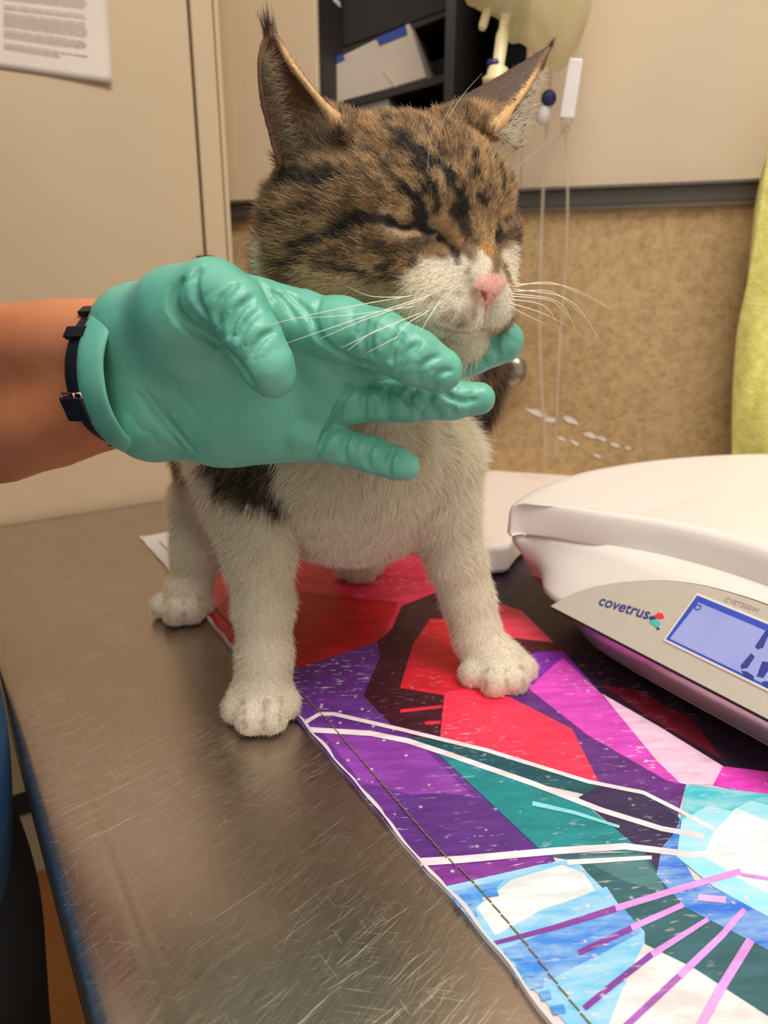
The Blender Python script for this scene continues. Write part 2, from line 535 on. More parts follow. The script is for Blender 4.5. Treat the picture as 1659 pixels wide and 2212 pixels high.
# ---- notice taped to the left cupboard
nw = on_left
def notice():
    root = empty('notice_sheet', nw(120, 150, 0.002))
    tag(root, 'printed white notice sheet taped to the cream cupboard door', 'notice')
    c = [nw(-60, 138, 0.002), nw(128, 158, 0.002), nw(241, 182, 0.006), nw(243, -60, 0.002), nw(-60, -60, 0.002)]
    # grid sheet with a lifted lower corner
    n = 14
    bl, br, tr, tl = nw(-60, 137, 0.0012), nw(241, 182, 0.0012), nw(232, -60, 0.0012), nw(-60, -60, 0.0012)
    v, f = [], []
    for i in range(n + 1):
        for j in range(n + 1):
            a, b2 = i / n, j / n
            p = (bl * (1 - a) + br * a) * (1 - b2) + (tl * (1 - a) + tr * a) * b2
            lift = 0.006 * max(0, a - 0.45) ** 1.5 * max(0, 1 - b2 * 2.0) ** 1.3
            v.append(p - TV * lift)
    for i in range(n):
        for j in range(n):
            a = i * (n + 1) + j
            f.append((a, a + n + 1, a + n + 2, a + 1))
    sh = mesh_obj('sheet', v, f, M['paper'], root, smooth=True)
    so = sh.modifiers.new('thick', 'SOLIDIFY'); so.thickness = 0.0003
    # printed lines (flat print) as fine strips
    bm = bmesh.new()
    blocks = [(-40, 188, -20, 4), (-40, 185, 12, 22), (-40, 190, 33, 66), (-40, 188, 74, 100)]
    k = 0
    y = -30.0
    while y < 112:
        gap = any(abs(y - g) < 4.5 for g in (8, 27, 64, 92))
        x1 = 190 - rng.uniform(0, 10)
        if y > 104: x1 = 130
        if not gap:
            x = 8.0
            while x < x1:
                w = rng.uniform(10, 34)
                xe = min(x + w, x1)
                sl = lambda xx: 0.16 * (xx - 60) * (0.7 + 0.3 * y / 100)
                quad = [nw(x, y + sl(x), 0.0022), nw(xe, y + sl(xe), 0.0022), nw(xe, y + 2.1 + sl(xe), 0.0022), nw(x, y + 2.1 + sl(x), 0.0022)]
                bm.faces.new([bm.verts.new(p) for p in quad])
                x = xe + rng.uniform(1.5, 3)
        y += 4.2
    tx = bm_obj('printed_text', bm, M['ink'], root)
    tx['kind'] = 'stuff'
notice()

# ---- fluid bag and giving sets hanging by the cupboard
def PW(u, v, off):                           # point off metres in front of the right wall
    return on_right(u, v, off)
def iv():
    root = empty('fluid_bag', PW(1150, 240, 0.05))
    tag(root, 'clear bag of yellowish fluid with ivory ports hanging in front of the cupboard', 'fluid bag')
    # pillow-shaped bag, lower half in view
    outline = [(985, -260), (1000, -20), (1030, 20), (1080, 45), (1100, 92), (1130, 96), (1175, 140), (1215, 150), (1265, 60), (1282, -30), (1290, -260)]
    cen = PW(1150, -90, 0.05)
    fr, rim, bk = [], [], []
    ol = catmull([np.array([*PW(u, v, 0.05)]) for u, v in outline], 5)
    nO = len(ol)
    v, f = [], []
    rings = [(1.0, 0.0), (0.93, 0.010), (0.75, 0.017), (0.45, 0.021), (0.15, 0.022)]
    for sgn in (1, -1):
        base = len(v)
        for s_, d_ in rings:
            for p in ol:
                v.append(cen + (p - cen) * s_ + RN * d_ * sgn)
        for r in range(len(rings) - 1):
            for k in range(nO):
                k2 = (k + 1) % nO
                a = base + r * nO
                f.append((a + k, a + k2, a + nO + k2, a + nO + k))
        f.append([base + (len(rings) - 1) * nO + k for k in range(nO)])
    mesh_obj('bag', v, f, M['bag'], root, smooth=True)
    a, b = PW(1062, -10, 0.055), PW(1040, 66, 0.055)
    lathe('injection_port', [(0.002, 0), (0.0034, 0.003), (0.0034, 0.018), (0.0046, 0.019), (0.0046, 0.03), (0.003, 0.032)], b + (a - b) * 0.0, (a - b), M['ivory'], root, 16)
    p0, p1 = PW(1092, 30, 0.055), PW(1070, 186, 0.055)
    L_ = np.linalg.norm(p1 - p0)
    lathe('spike_port', [(0.0036, 0), (0.0036, L_ * .2), (0.005, L_ * .3), (0.0046, L_ * .7), (0.008, L_ * .74), (0.008, L_ * .86), (0.011, L_ * .9), (0.010, L_)], p0, p1 - p0, M['ivory'], root, 16)
    pb_ = PW(1053, 138, 0.058)
    lathe('blue_valve', [(0.002, 0), (0.0034, 0.001), (0.0034, 0.008), (0.002, 0.009)], pb_, RD, M['darkblue'], root, 12)
    tube('hanger_loop', catmull([PW(1130, -250, 0.05), PW(1140, -330, 0.05), PW(1150, -250, 0.05)], 8), 0.002, M['clear'], root)
    # roller-clamp line
    r2 = empty('drip_line', PW(1235, 300, 0.045))
    tag(r2, 'thin clear drip line with a long white clamp beside the cat\'s left ear', 'tubing')
    path = catmull([PW(1300, -120, 0.045), PW(1272, 0, 0.045), PW(1243, 130, 0.045), PW(1226, 262, 0.045), PW(1214, 285, 0.045), PW(1165, 325, 0.045), PW(1118, 362, 0.045), PW(1080, 420, 0.045)], 8)
    tube('line', path, 0.0013, M['clear'], r2)
    a, b = PW(1244, 128, 0.047), PW(1224, 258, 0.047)
    ax = (b - a) / np.linalg.norm(b - a); side = np.cross(ax, RN)
    cl = box('clamp', (a + b) / 2, (side, RN, ax), (0.0055, 0.004, np.linalg.norm(b - a) / 2), M['white_clamp'], r2, bevel=0.0012)
    lathe('clamp_tip', [(0.0052, 0), (0.004, 0.004), (0.0025, 0.012), (0.0015, 0.013)], b, ax, M['clear'], r2, 14)
    # second line hanging down over the rail to the table
    r3 = empty('drip_line', PW(1175, 640, 0.03))
    tag(r3, 'faint clear drip line hanging down past the grey rail beside a small blue cap', 'tubing')
    tube('line', catmull([PW(1192, 100, 0.03), PW(1186, 215, 0.03), PW(1177, 330, 0.03), PW(1172, 440, 0.03), PW(1166, 620, 0.03), PW(1168, 800, 0.03), PW(1180, 985, 0.03)], 8), 0.0016, M['clear'], r3)
    pc = PW(1186, 214, 0.035)
    lathe('blue_cap', [(0.003, 0), (0.006, 0.001), (0.006, 0.006), (0.003, 0.007)], pc, RN, M['darkblue'], r3, 14)
    lathe('connector', [(0.003, 0), (0.0055, 0.002), (0.0055, 0.012), (0.003, 0.016)], PW(1181, 222, 0.035), (-0.2, 0, -1), M['white_clamp'], r3, 14)
    r4 = tube('drip_line', catmull([PW(1222, 285, 0.03), PW(1226, 420, 0.03), PW(1222, 560, 0.03), PW(1208, 760, 0.03), PW(1200, 985, 0.03)], 8), 0.0014, M['clear'])
    tag(r4, 'faint clear drip line hanging straight down under the white clamp', 'tubing')
iv()

# ---- knob on the fibreboard behind the cat
kb = empty('wall_knob', PW(1108, 795, 0.0))
tag(kb, 'round brushed metal knob on the fibreboard behind the gloved fingertips', 'knob')
lathe('rose', [(0.013, -0.001), (0.013, 0.002), (0.009, 0.004)], PW(1108, 795, 0.0), RN, M['knob'], kb)
lathe('grip', [(0.006, 0.002), (0.006, 0.012), (0.013, 0.016), (0.0145, 0.022), (0.013, 0.027), (0.006, 0.029)], PW(1108, 795, 0.0), RN, M['knob'], kb)

# chipped marks low on the fibreboard
bm = bmesh.new()
for (u, v, w, hgt) in [(1160, 892, 26, 9), (1185, 905, 20, 8), (1232, 908, 18, 10), (1275, 940, 20, 7), (1300, 948, 10, 6), (1213, 948, 9, 6), (1240, 955, 11, 7), (1330, 962, 13, 6), (1290, 985, 12, 6), (1358, 968, 8, 5)]:
    pts = []
    for k in range(9):
        th = 2 * math.pi * k / 9
        rr = rng.uniform(0.55, 1.1)
        pts.append(on_right(u + w * rr * math.cos(th) + hgt * 0.3 * math.sin(th), v + hgt * rr * math.sin(th) + 0.3 * w * rr * math.cos(th) * 0.8, 0.0012))
    bm.faces.new([bm.verts.new(p) for p in pts])
ch = bm_obj('chipped_paint', bm, M['paper'], fb)
ch['kind'] = 'stuff'

# ---- lime towel hanging at the right
def towel():
    left = [(1672, 230), (1655, 330), (1643, 380), (1632, 440), (1622, 540), (1612, 640), (1600, 700), (1592, 780), (1586, 860), (1582, 930), (1580, 990), (1578, 1040)]
    v, f = [], []
    m = 26
    for i, (u, w) in enumerate(left):
        p0 = PW(u, w, 0.035)
        t = i / (len(left) - 1)
        for j in range(m):
            s_ = j / (m - 1)
            fold = 0.006 * math.sin(s_ * 17 + 0.7 * math.sin(t * 5)) * (0.4 + t) + 0.003 * math.sin(s_ * 41 + t * 9)
            v.append(p0 + RD * (s_ * 0.16) + RN * (fold + 0.004 * math.sin(t * 9 + s_ * 6)))
    for i in range(len(left) - 1):
        for j in range(m - 1):
            a = i * m + j
            f.append((a, a + 1, a + m + 1, a + m))
    o = mesh_obj('hanging_towel', v, f, M['towel'], smooth=True)
    s_ = o.modifiers.new('sub', 'SUBSURF'); s_.levels = 1; s_.render_levels = 2
    d = o.modifiers.new('thick', 'SOLIDIFY'); d.thickness = 0.006; d.offset = 0
    tag(o, 'lime green fleece towel hanging at the right edge above the scale', 'towel')
towel()

# ================================================================== TABLE
def table():
    root = empty('exam_table', T(0.3, 0.2, -0.90))
    tag(root, 'scratched stainless steel exam table with a raised edge', 'table')
    u0, u1, v0, v1 = 0.0157, 0.64, -0.36, 0.716
    us = np.concatenate([[u0, u0 + 0.0015, u0 + 0.004, 0.026, 0.033, 0.035, 0.0365, 0.038, 0.0395, 0.041], np.arange(0.047, u1 + 1e-6, 0.0065)])
    vs = np.linspace(v0, v1, 170)
    d0 = np.array([0.0385, 0.392]); dd = np.array([0.7485, 0.6625]); dd /= np.linalg.norm(dd); dn = np.array([-dd[1], dd[0]])
    def hgt(u, v):
        rim = 1 - np.clip((u - 0.033) / 0.0075, 0, 1)
        rim = rim * rim * (3 - 2 * rim)
        z = 0.0009 * rim
        z -= 0.0012 * max(0.0, 1 - (u - u0) / 0.004) ** 2
        w = np.dot(np.array([u, v]) - d0, dn)
        z += 0.012 * max(0.0, w) * (1 - rim) * (1 if w < 0.1 else 0.1 / w)
        return z
    def inside(u, v):
        p = T(u, v)
        return np.dot(p - RA, RN) > 0.004
    idx = {}
    verts, faces = [], []
    for i, u in enumerate(us):
        for j, v in enumerate(vs):
            idx[i, j] = len(verts)
            verts.append(T(u, v, hgt(u, v)))
    for i in range(len(us) - 1):
        for j in range(len(vs) - 1):
            if inside(us[i + 1], vs[j + 1]) and inside(us[i], vs[j + 1]):
                faces.append((idx[i, j], idx[i + 1, j], idx[i + 1, j + 1], idx[i, j + 1]))
    me = bpy.data.meshes.new('steel_top')
    bm = bmesh.new()
    bv = [bm.verts.new(v) for v in verts]
    for f in faces: bm.faces.new([bv[i] for i in f])
    for v in [v for v in bm.verts if not v.link_faces]: bm.verts.remove(v)
    be = [e for e in bm.edges if e.is_boundary]
    r = bmesh.ops.extrude_edge_only(bm, edges=be)
    for g in r['geom']:
        if isinstance(g, bmesh.types.BMVert): g.co.z = -0.032
    bm_obj('steel_top', bm, M['steel'], root, smooth=True)
    o = bpy.data.objects['steel_top']
    for p in o.data.polygons:
        if abs(p.normal.z) < 0.4: p.use_smooth = False
    box('dark_underframe', T(0.27, 0.05, -0.05), TAX, (0.20, 0.36, 0.016), M['black'], root, bevel=0.003)
    lathe('pedestal', [(0.10, 0), (0.10, 0.02), (0.06, 0.05), (0.055, 0.80), (0.12, 0.836)], T(0.28, 0.1, -0.895), (0, 0, 1), M['shelfgrey'], root, 32)
    box('foot_plate', T(0.28, 0.1, -0.89), TAX, (0.18, 0.26, 0.01), M['shelfgrey'], root, bevel=0.004)
table()

# ================================================================== PRINTED MAT
def printed_mat():
    zt = 0.0016
    root = empty('printed_mat', T(0.3, 0.2, 0))
    tag(root, 'colourful printed vinyl mat in purple red and blue facets on the steel table', 'mat')
    Mw = print_mat('mat_white', (212, 205, 206), 0.0)
    u1, v0, v1 = 0.50, -0.30, 0.627
    epx = [(302, 1160), (355, 1222), (432, 1320), (520, 1418), (575, 1478), (640, 1545), (770, 1700), (905, 1862), (960, 1916), (1062, 2042), (1160, 2178), (1250, 2300), (1420, 2560)]
    ew = [PZ(u, v, zt) for u, v in epx]
    euv = catmull([np.array([np.dot(p, TU), np.dot(p, TV)]) for p in ew], 12)
    nE = len(euv)
    def edge_u(v): return float(np.interp(v, euv[::-1, 1], euv[::-1, 0]))
    v0 = euv[-1, 1]; v1 = euv[0, 1]
    bm = bmesh.new()
    ring = [(q[0] + 0.0004 * math.sin(q[1] * 60) + 0.0003 * math.sin(q[1] * 230), q[1]) for q in euv[::-1]] + [(0.395, v1), (u1, 0.50), (u1, v0)]
    top = [bm.verts.new(T(u, v, zt)) for u, v in ring]
    bot = [bm.verts.new(T(u, v, 0.0002)) for u, v in ring]
    bm.faces.new(top); bm.faces.new(bot[::-1])
    for i in range(len(ring)):
        k = (i + 1) % len(ring)
        bm.faces.new([top[i], bot[i], bot[k], top[k]])
    bm_obj('sheet', bm, Mw, root)
    mats, verts, faces, mi = [], [], [], []
    mid = {}
    def mat_for(rgb, sk):
        key = (rgb, sk)
        if key not in mid:
            mid[key] = len(mats)
            r2 = tuple(min(255, int(q * 1.12 + 6)) for q in rgb)
            if rgb[2] > 200 and rgb[0] < 160: r2 = tuple(int(q * 0.45 + e * 0.55) for q, e in zip(rgb, (206, 224, 234)))
            mats.append(print_mat('mat_print_%d_%d_%d' % rgb, rgb, sk, r2))
        return mid[key]
    lay = [0]
    def poly(px, rgb, sk=0.6):
        lay[0] += 1
        z = zt + 0.00001 + lay[0] * 0.000012
        b = len(verts)
        for u, v in px: verts.append(PZ(u, v, z))
        faces.append(list(range(b, b + len(px)))); mi.append(mat_for(rgb, sk))
    def line(px, w, rgb, sk=0.15, w1=None):
        px = np.array(px, float); n = len(px)
        w1 = w if w1 is None else w1
        L_, R_ = [], []
        for i in range(n):
            d = (px[min(i + 1, n - 1)] - px[max(i - 1, 0)]); d /= np.linalg.norm(d)
            nn = np.array([-d[1], d[0]]) * (w + (w1 - w) * i / (n - 1)) / 2
            L_.append(px[i] + nn); R_.append(px[i] - nn)
        poly(L_ + R_[::-1], rgb, sk)
    # far end: pink-red
    poly([(395, 1268), (470, 1232), (640, 1198), (1060, 1176), (1110, 1176), (1040, 1240), (940, 1290), (830, 1390), (640, 1450), (560, 1470), (520, 1422)], (222, 48, 88), 0.95)
    poly([(442, 1322), (500, 1290), (640, 1276), (860, 1300), (820, 1392), (640, 1452), (575, 1478), (520, 1418)], (176, 14, 34), 0.25)
    poly([(640, 1290), (760, 1300), (860, 1310), (815, 1392), (640, 1448)], (190, 20, 36), 0.2)
    # purple left field
    poly([(560, 1462), (640, 1443), (822, 1384), (960, 1560), (1100, 1700), (1200, 1860), (1170, 1872), (958, 1915), (905, 1860), (640, 1552), (600, 1500)], (92, 44, 128), 1.0)
    poly([(690, 1572), (900, 1600), (1000, 1700), (1070, 1760), (900, 1718), (780, 1690)], (126, 56, 152), 0.9)
    poly([(860, 1718), (960, 1712), (1060, 1728), (1168, 1832), (900, 1852), (850, 1790)], (82, 40, 118), 0.6)
    poly([(905, 1866), (1196, 1844), (1165, 1868), (958, 1914)], (118, 48, 140), 0.8)
    poly([(815, 1385), (940, 1280), (1060, 1270), (1200, 1400), (1480, 1694), (1300, 1700), (950, 1610), (850, 1575)], (74, 18, 36), 0.2)
    poly([(1000, 1184), (1115, 1170), (1130, 1200), (1040, 1240)], (190, 26, 48), 0.3)
    # navy black back right
    poly([(1048, 1190), (1110, 1176), (1250, 1290), (1700, 1620), (1700, 1740), (1570, 1665), (1300, 1510), (1200, 1405), (1060, 1300)], (32, 16, 34), 0.25)
    poly([(1300, 1480), (1420, 1560), (1560, 1640), (1500, 1560), (1380, 1490)], (96, 14, 30), 0.2)
    # maroon ring
    poly([(940, 1280), (868, 1308), (835, 1385), (785, 1502), (852, 1572), (952, 1604), (960, 1500), (864, 1486), (892, 1392), (930, 1336), (1010, 1338), (1190, 1398), (1235, 1420), (1205, 1386), (1120, 1320), (1040, 1286)], (58, 16, 32), 0.15)
    poly([(1068, 1300), (1125, 1318), (1196, 1388), (1060, 1372)], (236, 62, 96), 0.9)
    poly([(930, 1336), (1010, 1342), (1080, 1378), (1084, 1480), (962, 1502), (864, 1486), (892, 1392)], (208, 26, 50), 0.3)
    poly([(960, 1498), (1060, 1470), (1095, 1500), (1236, 1574), (1294, 1690), (1100, 1640), (950, 1600)], (246, 46, 78), 0.35)
    line([(865, 1536), (955, 1526)], 7, (214, 40, 66)); line([(918, 1562), (952, 1560)], 7, (214, 40, 66))
    # magenta and pinks
    poly([(1080, 1480), (1150, 1410), (1215, 1405), (1300, 1500), (1150, 1500)], (120, 40, 160), 0.6)
    poly([(1140, 1488), (1215, 1420), (1300, 1500), (1420, 1640), (1475, 1692), (1440, 1688), (1270, 1590)], (200, 68, 178), 1.0)
    poly([(1300, 1498), (1425, 1570), (1562, 1655), (1540, 1696), (1472, 1694), (1418, 1642)], (222, 182, 208), 0.4)
    poly([(1090, 1500), (1140, 1486), (1270, 1588), (1440, 1686), (1482, 1694), (1455, 1800), (1296, 1694), (1236, 1574)], (88, 38, 114), 0.45)
    poly([(1562, 1655), (1700, 1672), (1700, 1730), (1540, 1696)], (216, 62, 178), 0.7)
    # teal
    poly([(930, 1612), (1250, 1726), (1390, 1840), (1165, 1834)], (18, 122, 128), 0.7)
    poly([(880, 1588), (1060, 1622), (1290, 1690), (1395, 1708), (1470, 1768), (1250, 1712), (1150, 1690), (960, 1625)], (14, 74, 84), 0.4)
    poly([(1250, 1722), (1300, 1694), (1400, 1712), (1480, 1780), (1456, 1800), (1430, 1830), (1420, 1892), (1390, 1840)], (48, 36, 74), 0.3)
    poly([(1168, 1846), (1392, 1840), (1425, 1890), (1480, 1960), (1660, 2050), (1720, 2260), (1660, 2196), (1500, 2092), (1392, 2040), (1330, 1960), (1250, 1860)], (44, 88, 98), 0.5)
    poly([(1250, 1850), (1385, 1846), (1420, 1890), (1440, 1930), (1340, 1900)], (66, 110, 116), 0.3)
    # blue, white lower left
    poly([(958, 1916), (1165, 1868), (1240, 1856), (1335, 1952), (1392, 2012), (1400, 2260), (1270, 2260), (1060, 2040)], (120, 194, 236), 1.0)
    poly([(1105, 1900), (1215, 1868), (1262, 1886), (1290, 1930), (1180, 1960), (1070, 2020), (1030, 1960)], (208, 214, 217), 0.2)
    poly([(975, 1925), (1090, 1900), (1060, 1930), (1010, 1975)], (70, 150, 226), 1.0)
    poly([(1190, 1960), (1310, 1915), (1335, 1952), (1130, 2020)], (104, 184, 234), 0.9)
    poly([(1085, 2050), (1340, 1952), (1388, 2012), (1300, 2060), (1200, 2110), (1160, 2130)], (56, 130, 222), 1.0)
    poly([(1190, 2120), (1390, 2012), (1392, 2040), (1330, 2160), (1300, 2230), (1250, 2200)], (110, 190, 232), 0.9)
    poly([(1390, 2038), (1500, 2092), (1660, 2196), (1720, 2262), (1400, 2262), (1296, 2262), (1340, 2150)], (208, 203, 206), 0.0)
    # right: blue ring and pale burst
    poly([(1470, 1768), (1456, 1800), (1430, 1830), (1418, 1890), (1480, 1960), (1660, 2052), (1720, 2070), (1720, 2000), (1500, 1900), (1466, 1840)], (44, 112, 214), 0.8)
    poly([(1482, 1694), (1720, 1722), (1720, 1900), (1560, 1840), (1470, 1772)], (64, 190, 206), 0.7)
    poly([(1472, 1772), (1530, 1740), (1580, 1752), (1620, 1730), (1720, 1752), (1720, 2000), (1660, 1980), (1540, 1915), (1462, 1850)], (150, 220, 242), 1.0)
    poly([(1540, 1800), (1590, 1745), (1720, 1800), (1720, 1960), (1600, 1900), (1520, 1850)], (206, 226, 232), 0.6)
    # white strokes
    line([(668, 1576), (700, 1578), (800, 1584), (880, 1600), (960, 1626), (1150, 1692), (1300, 1750), (1430, 1790), (1520, 1806)], 11, (222, 206, 214))
    line([(660, 1560), (690, 1542), (720, 1542), (860, 1574), (1050, 1620), (1270, 1688), (1390, 1712), (1470, 1752), (1560, 1800)], 8, (222, 206, 214))
    line([(908, 1862), (1000, 1856), (1200, 1838), (1350, 1828), (1500, 1846), (1600, 1842)], 17, (222, 206, 214), 0.1, 12)
    line([(1225, 1863), (1408, 1852)], 12, (222, 208, 214), 0.1, 8)
    line([(1150, 1735), (1240, 1755), (1338, 1786)], 10, (96, 208, 214), 0.1, 6)
    # violet and pink rays
    ray_v, ray_p = (118, 56, 146), (206, 140, 214)
    line([(1065, 2038), (1200, 2003), (1332, 1962)], 9, ray_v, 0.3, 15); line([(1330, 1962), (1460, 1922), (1600, 1882)], 14, ray_p, 0.2)
    line([(1250, 2058), (1366, 2004)], 13, ray_v, 0.3); line([(1364, 2004), (1476, 1954)], 14, ray_p, 0.2, 12)
    line([(1262, 2178), (1330, 2122), (1410, 2060)], 14, ray_v, 0.6); line([(1408, 2062), (1530, 1985)], 15, ray_p, 0.2, 10)
    line([(1350, 2218), (1470, 2106)], 15, (148, 84, 168), 0.3); line([(1468, 2108), (1560, 2020), (1608, 1964)], 17, ray_p, 0.2, 12)
    line([(1510, 2222), (1560, 2130)], 22, (200, 150, 210), 0.2); line([(1558, 2134), (1622, 2030)], 20, ray_p, 0.2)
    line([(1508, 1938), (1568, 1944)], 14, (222, 160, 216), 0.1); line([(1600, 1888), (1670, 1900)], 7, ray_p, 0.1)
    # small blue ink blocks near the edge
    for (a, b2, w, hh) in [(1000, 1945, 22, 14), (1018, 1972, 14, 10), (1108, 2062, 20, 14), (1130, 2098, 26, 16), (1152, 2124, 22, 14), (1178, 2150, 14, 12), (1205, 2180, 18, 12), (1060, 1928, 18, 10)]:
        poly([(a - w, b2 - hh * .6), (a + w * .7, b2 - hh), (a + w, b2 + hh * .6), (a - w * .5, b2 + hh)], (62, 140, 222), 0.8)
    mesh_obj('printed_pattern', verts, faces, mats, root, midx=mi)
    # stitched seam
    thread = plain('olive_thread', (124, 112, 80), 0.8)
    bm = bmesh.new()
    v = v0 + 0.02
    while v < 0.60:
        add_box(bm, T(edge_u(v) + 0.0105 + 0.0005 * math.sin(v * 25), v, zt + 0.0007), TAX, (0.00022, 0.0022, 0.0003))
        v += 0.0052
    st = bm_obj('stitching', bm, thread, root); st['kind'] = 'stuff'
    # pale worn hem along the very edge
    bm = bmesh.new()
    vv = np.linspace(v0, v1, 240)
    prev = None
    for v in vv:
        w = 0.0008 + 0.0011 * abs(math.sin(v * 140) * math.sin(v * 57 + 1))
        uu = edge_u(v) + 0.0004 * math.sin(v * 60) + 0.0003 * math.sin(v * 230)
        a = bm.verts.new(T(uu, v, zt + 0.0009)); b2 = bm.verts.new(T(uu + w, v, zt + 0.0009))
        if prev: bm.faces.new([prev[0], a, b2, prev[1]])
        prev = (a, b2)
    bm_obj('worn_hem', bm, Mw, root)
printed_mat()

# white pad behind the cat on the mat
def pad():
    zt = 0.0030
    px = [(1020, 1022), (1160, 996), (1245, 1020), (1200, 1090), (1120, 1150), (1100, 1176), (1030, 1182)]
    top = [PZ(u, v, 0.026) for u, v in px]
    bm = bmesh.new()
    tv = [bm.verts.new(p) for p in top]; bv = [bm.verts.new((p[0], p[1], zt)) for p in top]
    bm.faces.new(tv); bm.faces.new(bv[::-1])
    for i in range(len(px)):
        k = (i + 1) % len(px)
        bm.faces.new([tv[i], bv[i], bv[k], tv[k]])
    bmesh.ops.recalc_face_normals(bm, faces=bm.faces[:])
    o = bm_obj('folded_pad', bm, M['paper'], None, bevel=0.004, seg=3)
    tag(o, 'white folded absorbent pad on the table behind the cat and left of the scale', 'pad')
pad()

# ================================================================== SCALE
E1 = -TV; E2 = TU; SC0 = np.array([0.074, 0.434, 0.0])
def S(a, b, z):
    return SC0 + E1 * a + E2 * b + np.array([0, 0, z])

def scale():
    root = empty('pet_scale', S(0.14, 0.12, 0.002))
    tag(root, 'white digital pet scale with a silver display panel at the right edge', 'scale')
    half = [(0.0, 0.0), (0.004, 0.006), (0.018, 0.018), (0.042, 0.032), (0.070, 0.048), (0.10, 0.056), (0.128, 0.0585)]
    leftside = [(-0.008, 0.012), (-0.022, 0.045), (-0.032, 0.085), (-0.033, 0.12), (-0.030, 0.156), (-0.018, 0.205), (0.004, 0.25), (0.04, 0.285), (0.09, 0.30)]
    AX = 0.155
    ring = leftside[::-1] + half
    ring = ring + [(2 * AX - a, b) for a, b in ring[::-1]]
    pts = catmull([np.array(p) for p in ring + [ring[0]]], 4)[:-1]
    cen = np.array([AX, 0.17])
    def loft(levels, name, mat, cap_top=True, cap_bot=True):
        v, f = [], []
        n = len(pts)
        for z, inset, extra in levels:
            for p in pts:
                d = p - cen
                L_ = np.linalg.norm(d)
                q = cen + d * (1 - inset / L_)
                if extra is not None: q = extra(q)
                v.append(S(q[0], q[1], z))
        for i in range(len(levels) - 1):
            for k in range(n):
                k2 = (k + 1) % n
                f.append((i * n + k, i * n + k2, (i + 1) * n + k2, (i + 1) * n + k))
        if cap_bot: f.append(list(range(n))[::-1])
        if cap_top: f.append([(len(levels) - 1) * n + k for k in range(n)])
        o = mesh_obj(name, v, f, mat, root, smooth=True)
        bm = bmesh.new(); bm.from_mesh(o.data); bmesh.ops.recalc_face_normals(bm, faces=bm.faces[:]); bm.to_mesh(o.data); bm.free()
        return o
    # weighing tray: vertical skirt, rounded top lip, flat top
    tray = loft([(0.066, 0.006, None), (0.064, 0.0015, None), (0.066, 0.0, None), (0.078, 0.0005, None), (0.0815, 0.0014, None), (0.0838, 0.0034, None), (0.0848, 0.0065, None), (0.0846, 0.012, None), (0.0840, 0.03, None), (0.0835, 0.07, None)], 'tray', M['scale_white'])
    # body: built so its front lies on the inclined display plane
    PB0, PB1, PZ0, PZ1 = 0.0065, 0.0415, 0.034, 0.068
    def res(P, n):
        P = np.asarray(P, float); d = np.concatenate([[0], np.cumsum(np.linalg.norm(np.diff(P, axis=0), axis=1))])
        t = np.linspace(0, d[-1], n)
        return np.stack([np.interp(t, d, P[:, k]) for k in range(2)], 1)
    lv = [(0.0110, 0.036, [(.036, .05), (.046, .030), (.060, .021), (.080, .0165), (.11, .0155), (AX, .0155)]),
          (0.0140, 0.030, [(.030, .044), (.040, .026), (.055, .0165), (.075, .0125), (.10, .0115), (AX, .0115)]),
          (0.0340, 0.012, [(.012, .024), (.020, .0125), (.034, .0068), (.05, .0062), (.1, .0062), (AX, .0062)]),
          (0.0375, 0.010, [(.010, .022), (.018, .0135), (.034, .0085), (.05, .0080), (.1, .0080), (AX, .0080)]),
          (0.0500, 0.004, [(.004, .010), (.013, .0148), (.030, .0195), (.05, .0214), (.1, .0214), (AX, .0214)]),
          (0.0600, 0.0015, [(.0015, .003), (.012, .0150), (.034, .0270), (.05, .0310), (.08, .0321), (AX, .0321)]),
          (0.0660, 0.0010, [(.001, .002), (.010, .0130), (.032, .0280), (.05, .0355), (.08, .0385), (AX, .0385)])]
    v, f = [], []
    for z, inset, fr_ in lv:
        lft = [cen + (np.array(p) - cen) * (1 - inset / np.linalg.norm(np.array(p) - cen)) for p in leftside[::-1]]
        lf = res(catmull([np.array([AX, 0.302 - inset])] + lft + [np.array(fr_[0])], 4), 30)
        ff = res(catmull([np.array(q) for q in fr_], 6), 40)[1:]
        hp = np.concatenate([lf, ff])
        ringp = np.concatenate([hp, np.stack([2 * AX - hp[::-1, 0], hp[::-1, 1]], 1)[1:-1]])
        for a, b in ringp: v.append(S(a, b, z))
        n = len(ringp)
    prof = lv
    for i in range(len(prof) - 1):
        for k in range(n):
            k2 = (k + 1) % n
            f.append((i * n + k, i * n + k2, (i + 1) * n + k2, (i + 1) * n + k))
    f.append(list(range(n))[::-1]); f.append([(len(prof) - 1) * n + k for k in range(n)])
    body = mesh_obj('body', v, f, [M['scale_white'], M['scale_silver']], root, smooth=True)
    bm = bmesh.new(); bm.from_mesh(body.data); bmesh.ops.recalc_face_normals(bm, faces=bm.faces[:])
    for fc in bm.faces:
        zz = [vv.co.z for vv in fc.verts]
        if max(zz) < 0.0345 and min(zz) > 0.0135: fc.material_index = 1
    bm.to_mesh(body.data); bm.free()
    # display plane coordinates
    p0 = S(0.0, 0.0080, 0.0375)
    up = S(0, 0.0385, 0.066) - S(0, 0.0080, 0.0375); ul = np.linalg.norm(up); up /= ul
    nrm = np.cross(E1, up); nrm = nrm if np.dot(nrm, CC - p0) > 0 else -nrm
    def onp(u, v, off=0.0):
        return plane_hit(u, v, p0 + nrm * off, nrm)
    def ab(u, v):
        q = onp(u, v) - p0
        return np.array([np.dot(q, E1), np.dot(q, up)])
    def D(a, b, off=0.0):
        return p0 + E1 * a + up * b + nrm * off
    # silver lens-shaped panel
    tip = ab(1192, 1312)
